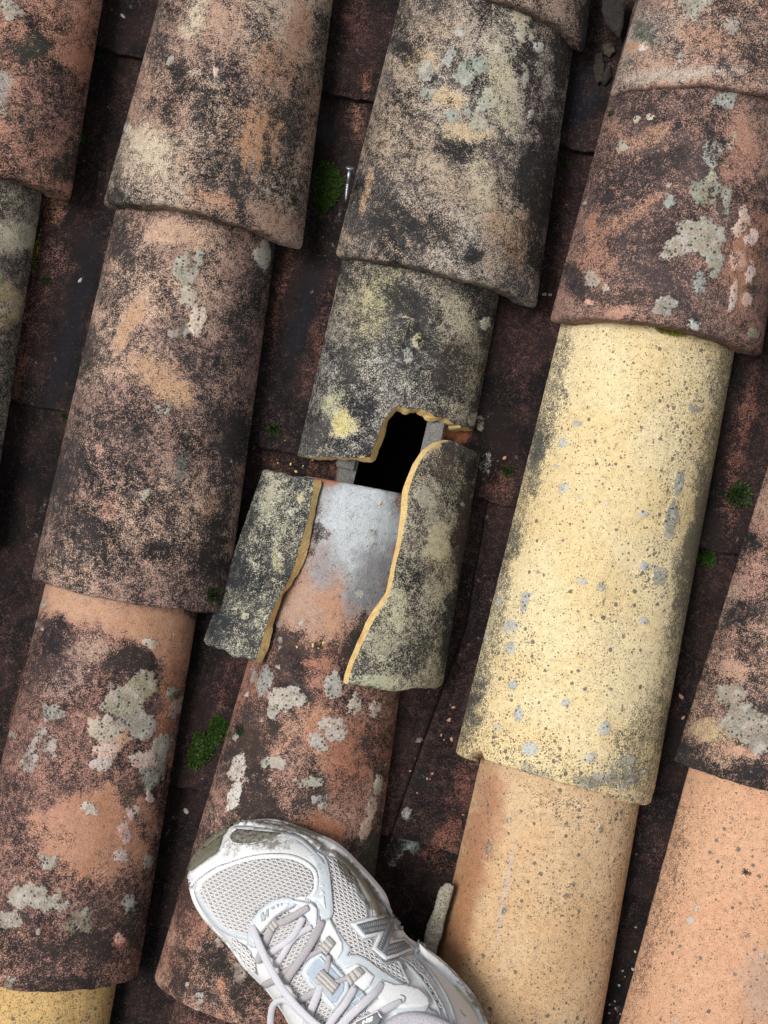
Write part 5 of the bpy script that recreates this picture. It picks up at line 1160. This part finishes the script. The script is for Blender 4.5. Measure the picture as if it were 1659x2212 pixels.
P1 = [r1(*p) for p in ((272, 905), (300, 820), (400, 735), (520, 665), (700, 595), (850, 555), (1000, 540), (1150, 535), (1300, 555), (1430, 615), (1515, 690), (1540, 780), (1535, 880), (1495, 940), (1400, 960), (1260, 950), (1120, 985), (1000, 1055), (920, 1115), (870, 1200), (845, 1290), (835, 1400), (760, 1385), (640, 1345), (540, 1285), (450, 1190), (390, 1110), (330, 1030), (290, 960))]
net('vamp_mesh', P1, 0.0010, label='white open mesh over the toes')
P2 = [(698, 1852), (732, 1861), (742, 1876), (750, 1892), (760, 1902), (764, 1914), (767, 1932), (774, 1944), (784, 1958), (790, 1985), (800, 2035), (815, 2062), (834, 2084), (854, 2083), (866, 2100), (874, 2122), (866, 2126), (834, 2106), (805, 2087), (777, 2067), (757, 2062), (745, 2042), (735, 2022), (722, 1982), (717, 1945), (715, 1925), (710, 1886)]
net('side_mesh', P2, 0.0010, ang=30, hole=(4.0, 2.1), label='white open mesh beside the N badge')
P3 = [(560, 2024), (584, 1993), (613, 1972), (655, 1970), (684, 2014), (700, 2040), (716, 2075), (745, 2125), (790, 2185), (830, 2240), (790, 2290), (735, 2262), (690, 2214), (664, 2180), (640, 2150), (620, 2120), (602, 2090), (580, 2055)]
tong = net('tongue', P3, 0.0010, ang=-20, hole=(4.0, 2.2), label='white mesh tongue under the laces')
P4 = [r7(330, 655), r7(400, 690), r7(440, 760), r7(455, 830), r7(420, 800), r7(370, 740), r7(335, 700)]
net('inner_side_mesh', P4, 0.0008, ang=40, hole=(3.8, 2.0))
P5 = [r4(690, 640), r4(800, 760), r4(880, 900), r4(930, 1040), r4(990, 1180), r4(960, 1160), r4(900, 1050), r4(820, 920), r4(740, 800), r4(680, 700)]
net('side_mesh', P5, 0.0008, ang=40, hole=(3.8, 2.0))

# trims round the mesh windows
tr1 = [r1(*p) for p in ((262, 905), (292, 812), (395, 722), (515, 650), (695, 580), (850, 538), (1000, 522), (1150, 518), (1305, 537), (1442, 598), (1532, 678), (1560, 780), (1552, 885), (1510, 950))]
overlay('toe_trim', band(tr1, 9), 0.0012, 0.0012, WHITE, step=3)
tr2 = [r1(*p) for p in ((262, 900), (285, 960), (325, 1035), (385, 1115), (445, 1195), (535, 1290), (640, 1352), (760, 1392), (850, 1420))]
overlay('toe_trim', band(tr2, 10), 0.0012, 0.0012, PALE, step=3)
# toe overlay with its vent
overlay('toe_overlay', [r1(*p) for p in ((190, 870), (240, 790), (330, 710), (450, 640), (620, 570), (800, 515), (1000, 492), (1200, 492), (1340, 520), (1470, 590), (1560, 680), (1600, 760), (1640, 700), (1620, 600), (1540, 500), (1420, 390), (1290, 300), (1180, 250), (1000, 215), (800, 190), (660, 190), (590, 235), (545, 300), (525, 380), (490, 470), (400, 540), (290, 610), (220, 665), (160, 690), (140, 790), (160, 860))], 0.0004, 0.0010, WHITE, step=5)
vent = [r1(*p) for p in ((650, 258), (632, 310), (650, 360), (720, 385), (830, 380), (950, 355), (1080, 325), (1190, 285), (1100, 268), (950, 255), (800, 240), (700, 232))]
overlay('toe_vent', vent, 0.0014, 0.0006, DARKM, step=3, smooth_n=3, label='dark mesh vent in the toe overlay')
overlay('vent_rim', band([r1(*p) for p in ((690, 226), (640, 262), (622, 312), (645, 368), (720, 394), (830, 390), (955, 364), (1085, 334), (1195, 288))], 3.2), 0.0014, 0.0014, WHITE, step=2.5)
_o = [Vector(p) for p in outl]; _c = Vector((560, 1900))
_bo = [p + (_c - p).normalized() * 2.5 for p in _o]
_bo = [p for p in _bo if p.x < 530 and p.y < 1884]; _bo.sort(key=lambda p: p.x - p.y)
overlay('toe_bumper', [tuple(p) for p in _bo] + [r1(*p) for p in ((650, 165), (592, 212), (552, 275), (524, 355), (504, 432), (462, 482), (380, 532), (300, 592), (232, 652), (195, 668))], 0.0012, 0.0016, RUBBER, step=4, label='olive grey textured toe bumper')
# layered dirty sole-edge overlays along the outer side
for k, (pp, w, m) in enumerate(((((720, 150), (900, 170), (1100, 190), (1280, 230), (1450, 320), (1600, 430)), 9, WHITE), (((1190, 285), (1330, 320), (1450, 400), (1560, 510), (1640, 620)), 7, SILVL))):
    overlay('toe_side_strip', band([r1(*p) for p in pp], w), 0.0012, 0.0012, m, step=3)
for k, (pp, w, m) in enumerate(((((290, 540), (440, 565), (475, 640), (520, 720), (580, 775), (600, 840), (610, 930), (650, 990), (705, 1060), (730, 1190)), 4, SILVL), (((330, 480), (500, 600), (600, 720), (680, 830), (740, 930), (800, 1050), (830, 1190)), 12, WHITE), (((480, 620), (560, 700), (640, 790), (690, 880), (740, 960), (770, 1060), (785, 1190)), 3, SILVL), (((520, 600), (640, 720), (740, 820), (800, 920), (900, 1010), (960, 1080), (1010, 1180), (1090, 1240), (1110, 1330)), 5, SILVL))):
    overlay('side_overlay', band([r2(*p) for p in pp], w), 0.0010, 0.0012, m, step=3)
# central band from the toe to the eyelets
overlay('quarter_band', [r2(*p) for p in ((100, 520), (190, 500), (270, 580), (310, 700), (330, 850), (345, 1000), (355, 1140), (320, 1210), (280, 1230), (215, 1170), (200, 1100), (170, 1020), (150, 960), (180, 900), (205, 800), (190, 690), (150, 600))], 0.0010, 0.0012, PALE, step=4, smooth_n=2)
overlay('quarter_edge', band([r2(*p) for p in ((180, 490), (265, 560), (305, 690), (328, 850), (345, 1000), (358, 1140), (322, 1215))], 4), 0.0012, 0.0018, SILVL, step=3)
for pp in (((215, 860), (262, 850), (240, 830)), ((215, 945), (270, 935), (240, 890)), ((180, 985), (285, 1100), (265, 960))):
    overlay('reflective_mark', [r2(*p) for p in pp], 0.0024, 0.0004, WHITE, step=3)
# throat band with its little N
overlay('throat_band', [r3(*p) for p in ((262, 480), (268, 380), (285, 265), (345, 165), (435, 75), (525, 12), (640, -25), (740, -20), (800, 50), (690, 105), (570, 185), (480, 285), (400, 395), (360, 520))], 0.0016, 0.0014, PALE, step=4, smooth_n=2)
overlay('throat_band_face', [r3(*p) for p in ((310, 440), (325, 340), (372, 235), (450, 140), (540, 70), (640, 35), (720, 40), (680, 92), (565, 172), (475, 272), (400, 375), (350, 470))], 0.0030, 0.0005, WHITE, step=4, smooth_n=2)
overlay('small_letter', [r3(*p) for p in ((412, 150), (432, 128), (458, 172), (470, 110), (492, 92), (500, 175), (482, 192), (474, 150), (462, 218), (440, 232), (428, 188), (430, 225), (416, 238))], 0.0036, 0.0006, SILVL, step=3, label='small grey letter N on the throat band')
for pp in (((520, 80), (555, 62), (565, 90), (530, 108)), ((580, 48), (600, 42), (608, 76), (590, 82)), ((624, 36), (642, 32), (648, 62), (632, 66)), ((330, 350), (345, 318), (360, 330), (345, 362))):
    overlay('small_bar', [r3(*p) for p in pp], 0.0036, 0.0004, BLUEL, step=3)
# eyelet stays on the outer side
overlay('eyestay', [r3(*p) for p in ((720, -10), (860, 10), (980, 40), (1045, 110), (1050, 230), (1150, 205), (1215, 290), (1330, 460), (1400, 540), (1350, 620), (1480, 620), (1560, 650), (1659, 740), (1760, 800), (1980, 940), (2110, 1060), (2250, 1180), (2210, 1250), (1900, 1260), (1760, 1140), (1640, 1020), (1500, 900), (1330, 800), (1230, 680), (1110, 520), (1000, 380), (880, 180), (800, 60))], 0.0014, 0.0012, PALE, step=4.5)
overlay('eyelet_tab', [r3(*p) for p in ((735, 0), (850, 20), (965, 45), (1020, 100), (1028, 215), (1015, 290), (960, 215), (870, 95))], 0.0026, 0.0012, WHITE, step=4)
overlay('eyelet_tab', [r3(*p) for p in ((1160, 215), (1205, 300), (1300, 480), (1305, 560), (1250, 660), (1175, 600), (1100, 470), (1040, 370), (1080, 280))], 0.0026, 0.0012, WHITE, step=4)
overlay('eyelet_tab', [r3(*p) for p in ((1320, 770), (1460, 715), (1540, 760), (1640, 860), (1600, 960), (1540, 1010), (1420, 920))], 0.0026, 0.0012, WHITE, step=4)
overlay('eyelet_tab', [r4(*p) for p in ((260, 990), (330, 900), (480, 960), (620, 975), (760, 1020), (840, 1110), (860, 1180), (780, 1200), (560, 1215), (400, 1200), (310, 1090))], 0.0026, 0.0012, WHITE, step=4)
overlay('lace_hole_ring', band([r4(*p) for p in ((545, 1085), (590, 1110), (585, 1160), (540, 1175))], 4), 0.0036, 0.0008, SILVL, step=2.5)
overlay('eyestay_edge', band([r4(*p) for p in ((0, 620), (110, 632), (250, 735), (400, 850), (560, 950), (640, 955), (600, 860), (550, 760), (500, 690), (380, 715), (330, 690))], 4), 0.0014, 0.0016, SILVL, step=3)
for pp, w in ((((590, 700), (700, 800), (800, 920), (880, 1050), (960, 1200), (1010, 1371)), 5), (((540, 640), (680, 730), (790, 830), (880, 940), (960, 1080), (1030, 1220), (1080, 1371)), 4), (((600, 780), (590, 720), (630, 690), (690, 740), (760, 830)), 3), (((700, 600), (800, 700), (900, 830), (1000, 980), (1080, 1130), (1140, 1300), (1160, 1400)), 4)):
    overlay('quarter_line', band([r4(*p) for p in pp], w), 0.0008, 0.0012, SILVL, step=3)
overlay('heel_panel', [r4(*p) for p in ((850, 1190), (960, 1250), (1040, 1380), (1080, 1500), (1000, 1640), (700, 1640), (760, 1400), (700, 1280))], 0.0006, 0.0010, KNIT, step=6)

# the N badge
Npoly = [r4(*p) for p in ((60, 290), (370, 200), (462, 330), (388, 522), (565, 470), (662, 560), (380, 645), (268, 545), (342, 352), (150, 398))]
bd = overlay('badge', offset_poly(Npoly, 9.5), 0.0012, 0.0010, SILVL, step=4, label='large grey ribbed letter N badge')
overlay('badge_border', offset_poly(Npoly, 6.5), 0.0022, 0.0008, WHITE, bd, step=4)
overlay('letter_face', Npoly, 0.0030, 0.0006, SILV, bd, step=3.5, label='grey ribbed letter N')
rib = ([], [])
def barribs(a, b, c, d, n):
    for k in range(n):
        t0 = (k + 0.15) / n; t1 = (k + 0.6) / n
        A = Vector(a).lerp(Vector(b), t0); B = Vector(a).lerp(Vector(b), t1); D = Vector(d).lerp(Vector(c), t0); E = Vector(d).lerp(Vector(c), t1)
        for f0, f1 in ((0.10, 0.44), (0.56, 0.90)):
            overlay('rib', [A.lerp(D, f0), B.lerp(E, f0), B.lerp(E, f1), A.lerp(D, f1)], 0.0034, 0.0007, SILVL, step=9, join=rib)
barribs(r4(70, 292), r4(370, 205), r4(345, 345), r4(150, 392), 15)
barribs(r4(372, 212), r4(272, 542), r4(378, 636), r4(456, 332), 15)
barribs(r4(380, 532), r4(560, 476), r4(655, 560), r4(384, 640), 13)
o = part('rib', poly_mesh('rib', rib[0], rib[1], RIBM, True), bd); o['kind'] = 'stuff'

# sole details on the outer side
overlay('sole_window', [r4(*p) for p in ((735, 470), (790, 500), (835, 560), (852, 595), (835, 612), (800, 590), (750, 530))], 0.0016, 0.0016, SILVL, step=3, label='small grey oval in the midsole')
def on_sole(name, poly, mat, off, label=None):
    """piece set on the flank of the midsole, where that flank stands"""
    vs = [qp(p, ZS + 0.019 + off) for p in poly]
    lo = [v - Vector((0, 0, 0.006)) for v in vs]; n = len(vs)
    F = [tuple(range(n))[::-1], tuple(range(n, 2 * n))] + [(i, (i + 1) % n, n + (i + 1) % n, n + i) for i in range(n)]
    return part(name, poly_mesh(name, vs + lo, F, mat, False), SHOE, label)
# midsole shelf that flares out beyond the upper at the back half, outer side
flare = [r4(*p) for p in ((760, 470), (860, 560), (960, 640), (1060, 720), (1180, 840), (1290, 970), (1390, 1110), (1450, 1230), (1500, 1371), (1510, 1500), (1300, 1500), (1240, 1371), (1160, 1200), (1060, 1020), (950, 850), (850, 680), (770, 560))]
def flare_mesh():
    q = [Vector(p) for p in catmull(flare + [flare[0]], 4)][:-1]; n = len(q); V = []; 
    c = sum(q, Vector((0, 0))) / n
    for z, k in ((ZS + 0.006, 1.0), (ZS + 0.020, 1.0), (ZS + 0.0245, 0.93), (ZS + 0.0265, 0.8)):
        for p in q:
            V.append(qp(c + (p - c) * (1 - (1 - k) * 0.25), z))
    F = [(i * n + j, i * n + (j + 1) % n, (i + 1) * n + (j + 1) % n, (i + 1) * n + j) for i in range(3) for j in range(n)]
    F.append(tuple(3 * n + j for j in range(n))); F.append(tuple(range(n))[::-1])
    return poly_mesh('midsole_shelf', V, F, FOAM, True)
part('midsole_shelf', flare_mesh())
def gel():
    q = [Vector(p) for p in catmull([r4(*p) for p in ((1165, 930), (1235, 1000), (1310, 1090), (1380, 1210), (1425, 1320), (1440, 1420), (1370, 1430), (1310, 1320), (1240, 1190), (1190, 1070))] + [r4(1165, 930)], 4)][:-1]
    n = len(q); V = [qp(p, ZS + 0.0265) for p in q] + [qp(p, ZS + 0.0282) for p in offset_poly(q, -1.0)]
    F = [(j, (j + 1) % n, n + (j + 1) % n, n + j) for j in range(n)] + [tuple(range(n, 2 * n))]
    return poly_mesh('gel_insert', V, F, GEL, True)
part('gel_insert', gel(), label='yellowish translucent heel insert')

# tongue pad, webbing loops, tongue label
overlay('tongue_pad', [r3(*p) for p in ((845, 800), (900, 700), (965, 630), (1070, 575), (1140, 640), (1300, 810), (1370, 900), (1385, 1000), (1260, 1190), (1210, 1240), (1060, 1070), (950, 960))], 0.0022, 0.0016, PALE, tong, step=4)
overlay('tongue_pad_face', [r3(*p) for p in ((905, 800), (955, 720), (1010, 650), (1075, 620), (1130, 680), (1280, 850), (1335, 930), (1330, 1010), (1250, 1140), (1190, 1140), (1070, 1010), (980, 920))], 0.0036, 0.0006, BLUEL, tong, step=4)
overlay('pad_line', band([r3(*p) for p in ((1110, 690), (1065, 640), (1010, 665), (930, 790), (935, 830), (1240, 1190))], 2.2, sm=3), 0.0044, 0.0004, WHITE, tong, step=3)
overlay('tongue_grid', [r3(*p) for p in ((1400, 960), (1520, 1010), (1600, 1120), (1560, 1220), (1440, 1290), (1330, 1200))], 0.0020, 0.0008, BLUEL, tong, step=4)
for pp in (((1410, 1010), (1520, 1130)), ((1360, 1100), (1480, 1230)), ((1340, 1190), (1540, 1050)), ((1420, 1270), (1600, 1130))):
    overlay('grid_line', band([r3(*p) for p in pp], 1.6, sm=2), 0.0030, 0.0004, WHITE, tong, step=3)
lbl = overlay('tongue_label', [r4(*p) for p in ((110, 1362), (325, 1268), (375, 1340), (350, 1410), (180, 1480))], 0.0105, 0.0012, SILV, tong, step=4, label='grey woven label with white NB letters')
overlay('label_border', band([r4(*p) for p in ((112, 1362), (325, 1270), (374, 1340))], 2.0, sm=0), 0.0121, 0.0005, WHITE, lbl, step=3)
for pp in (((185, 1362), (200, 1340), (225, 1362), (222, 1330), (240, 1322), (245, 1372), (225, 1382), (208, 1368), (205, 1392), (190, 1398)), ((240, 1330), (285, 1312), (300, 1326), (282, 1340), (296, 1352), (280, 1368), (248, 1378)),):
    overlay('label_letter', [r4(*p) for p in pp], 0.0119, 0.0006, WHITE, lbl, step=2.5)

def ribbon(pts, w, lift, mat, name='lace', thick=0.0015, rf=r3, label=None, parent=None, absz=False):
    """flat lace: pts picture units, lift = height above the upper (list or number)"""
    q = [rf(*p) for p in pts]; n = 7
    lf = lift if isinstance(lift, (list, tuple)) else [lift] * len(pts)
    q3 = catmull([Vector((a[0], a[1], l)) for a, l in zip(q, lf)], n)
    P = []
    for v in q3:
        if absz: P.append(qp((v.x, v.y), ZS + v.z)); continue
        d = shit((v.x, v.y)); P.append(d[0] + Vector((0, 0, 0.0016 + v.z)))
    for _ in range(3):
        P = [P[0]] + [(P[i - 1] + P[i] * 2 + P[i + 1]) / 4 for i in range(1, len(P) - 1)] + [P[-1]]
    V = []; F = []
    W = w * KQ * 1.15
    prof = [(-0.5, 0), (-0.42, 0.5), (-0.15, 0.75), (0.15, 0.75), (0.42, 0.5), (0.5, 0), (0.4, -0.5), (-0.4, -0.5)]
    for i, p in enumerate(P):
        t = (P[min(i + 1, len(P) - 1)] - P[max(i - 1, 0)]).normalized()
        up = Vector((0, 0, 1)); s = t.cross(up).normalized(); u = s.cross(t)
        e = 1.0 if 1 <= i <= len(P) - 2 else 0.75
        V += [p + s * a * W * e + u * b * thick for a, b in prof]
    m = len(prof)
    for i in range(len(P) - 1):
        for j in range(m): F.append((i * m + j, i * m + (j + 1) % m, (i + 1) * m + (j + 1) % m, (i + 1) * m + j))
    F.append(tuple(range(m))[::-1]); F.append(tuple((len(P) - 1) * m + j for j in range(m)))
    return part(name, poly_mesh(name, V, F, mat, True), parent or SHOE, label)
ribbon(((590, 245), (700, 200), (820, 125), (930, 65)), 16, 0.003, LACEG)
ribbon(((530, 310), (490, 370), (440, 480), (400, 580), (365, 680)), 16, 0.002, LACEG)
ribbon(((490, 585), (600, 500), (700, 430), (790, 330), (870, 175)), 15, [0.002, .003, .004, .004, .002], LACE)
ribbon(((555, 720), (640, 600), (740, 430), (850, 340), (965, 285)), 14, [.002, .002, .003, .002, .001], LACE)
ribbon(((660, 900), (760, 740), (880, 570), (990, 390), (1085, 215)), 17, [.003, .005, .006, .006, .003], LACEG)
ribbon(((430, 940), (560, 860), (680, 780), (770, 710)), 16, [.001, .003, .003, .003], LACEG)
ribbon(((780, 1130), (920, 1040), (1060, 955)), 15, .003, LACEG)
ribbon(((860, 660), (950, 590), (1075, 530)), 11, .003, LACEG)
ribbon(((1150, 590), (1145, 680), (1125, 790)), 10, .003, LACEG)
ribbon(((1205, 895), (1290, 860), (1370, 835)), 11, .004, LACEG)
ribbon(((900, 1371), (945, 1220), (1010, 1060), (1065, 920)), 17, [.004, .005, .005, .003], LACE)
ribbon(((1100, 1420), (1230, 1240), (1340, 1100), (1440, 940)), 16, [.006, .006, .006, .003], LACE)
ribbon(((1200, 1440), (1380, 1240), (1520, 1110), (1660, 990), (1745, 905)), 18, [.008, .008, .008, .006, .003], LACE)
ribbon(((1290, 1440), (1480, 1320), (1650, 1240), (1830, 1150), (1950, 1105)), 16, [.008, .008, .007, .005, .003], LACE)
ribbon(((500, 1450), (505, 1290), (530, 1170), (600, 1110), (690, 1120), (780, 1200), (880, 1290), (980, 1350), (1080, 1420)), 14, [.050, .056, .062, .068, .073, .078, .083, .088, .09], LACE, absz=True, label='looped lace end hanging over the inner side')
ribbon(((300, 275), (350, 370), (410, 490), (480, 630), (560, 770), (650, 910), (760, 1050), (880, 1180), (1010, 1300), (1130, 1400)), 16.5, [.002, .006, .009, .011, .013, .014, .014, .014, .013, .012], LACE, label='long pale lace lying free across the shoe')
def webbing(quad, lift):
    a, b, c, d = (Vector(r3(*p)) for p in quad)
    o = overlay('lace_loop', [a, b, c, d], lift, 0.0022, TAPE, step=3)
    for f in (0.18, 0.5, 0.82):
        A = a.lerp(b, f - 0.07); B = a.lerp(b, f + 0.07); Cc = d.lerp(c, f + 0.07); D = d.lerp(c, f - 0.07)
        overlay('stripe', [A, B, Cc, D], lift + 0.0020, 0.0005, TAPED, o, step=3)
webbing(((480, 295), (570, 195), (625, 260), (532, 368)), 0.0035)
webbing(((1055, 530), (1150, 405), (1228, 490), (1140, 615)), 0.0045)
webbing(((1025, 875), (1100, 765), (1285, 950), (1205, 1062)), 0.0055)
webbing(((1345, 852), (1470, 755), (1538, 830), (1400, 955)), 0.0045)

stitches([[r1(*p) for p in ((215, 850), (300, 760), (430, 670), (620, 590), (850, 525), (1000, 500), (1200, 498), (1340, 528), (1470, 600), (1570, 700))],
          [r1(*p) for p in ((640, 392), (740, 402), (860, 395), (990, 368), (1100, 340))],
          [r2(*p) for p in ((60, 985), (150, 1030), (190, 1090), (200, 1180), (195, 1230))], [r2(*p) for p in ((30, 1150), (90, 1230), (170, 1330))],
          [r2(*p) for p in ((335, 700), (350, 860), (362, 1000), (368, 1130))],
          [r3(*p) for p in ((300, 260), (360, 165), (440, 85), (530, 25), (640, -8))], [r3(*p) for p in ((410, 385), (480, 290), (570, 200), (690, 120), (790, 70))],
          [r3(*p) for p in ((880, 170), (960, 270), (1030, 370), (1100, 470))], [r3(*p) for p in ((1190, 310), (1280, 490), (1290, 560), (1250, 640), (1190, 600))],
          [r3(*p) for p in ((1340, 660), (1480, 640), (1570, 690), (1720, 800), (1900, 900), (2020, 970))], [r3(*p) for p in ((870, 830), (970, 970))], [r3(*p) for p in ((1170, 640), (1300, 780))],
          [r4(*p) for p in ((320, 1030), (460, 1040), (600, 1052), (720, 1090), (800, 1180))], [r4(*p) for p in ((40, 290), (370, 185), (470, 320))], [r4(*p) for p in ((230, 560), (370, 680), (660, 595))]])

# padded collar ring and lining, and the foot in its black sock
def collar():
    n = 60; m = 12; V = []; F = []
    for i in range(n):
        a = 2 * math.pi * i / n
        c2 = OC + OAX * math.cos(a) * 0.059 + pvec * math.sin(a) * 0.032
        p, nn, _, _ = SB.ray_cast(Vector((c2[0], c2[1], 0.5)), Vector((0, 0, -1)))
        z = p.z if p is not None else ZS + 0.06
        rad = Vector((math.cos(a) * OAX[0] / 0.059 + math.sin(a) * pvec[0] / 0.032, math.cos(a) * OAX[1] / 0.059 + math.sin(a) * pvec[1] / 0.032, 0)).normalized()
        for j in range(m):
            g = 2 * math.pi * j / m
            V.append(Vector((c2[0], c2[1], z + 0.001)) + rad * math.cos(g) * 0.0055 + Vector((0, 0, 1)) * math.sin(g) * 0.005)
    for i in range(n):
        for j in range(m): F.append((i * m + j, ((i + 1) % n) * m + j, ((i + 1) % n) * m + (j + 1) % m, i * m + (j + 1) % m))
    return poly_mesh('collar', V, F, KNIT, True)
part('collar', collar(), label='padded lavender knit collar')
def leg():
    n = 32; V = []; F = []; lv = []
    for z, a, b, dx in ((ZS + 0.03, 0.050, 0.027, 0.0), (ZS + 0.075, 0.052, 0.0275, 0.0), (ZS + 0.095, 0.046, 0.030, 0.006), (ZS + 0.12, 0.042, 0.033, 0.012), (ZS + 0.17, 0.042, 0.035, 0.016), (ZS + 0.23, 0.046, 0.039, 0.022), (ZS + 0.30, 0.052, 0.045, 0.030), (ZS + 0.34, 0.050, 0.044, 0.034), (ZS + 0.345, 0.03, 0.03, 0.034)):
        for j in range(n):
            g = 2 * math.pi * j / n
            c2 = OC + OAX * (math.cos(g) * a + dx) + pvec * math.sin(g) * b
            V.append((c2[0], c2[1] - (z - ZS - 0.09) * 0.25 if z > ZS + 0.09 else c2[1], z))
    m = 9
    F = [(i * n + j, i * n + (j + 1) % n, (i + 1) * n + (j + 1) % n, (i + 1) * n + j) for i in range(m - 1) for j in range(n)]
    F.append(tuple(range(n))[::-1]); F.append(tuple((m - 1) * n + j for j in range(n)))
    return poly_mesh('person', V, F, BLACK, True)
pr_ = place_p('person', leg(), tuple(qp((962, 2366), ZS + 0.03)))
tag(pr_, 'lower leg in a black sock standing in the running shoe', 'person')
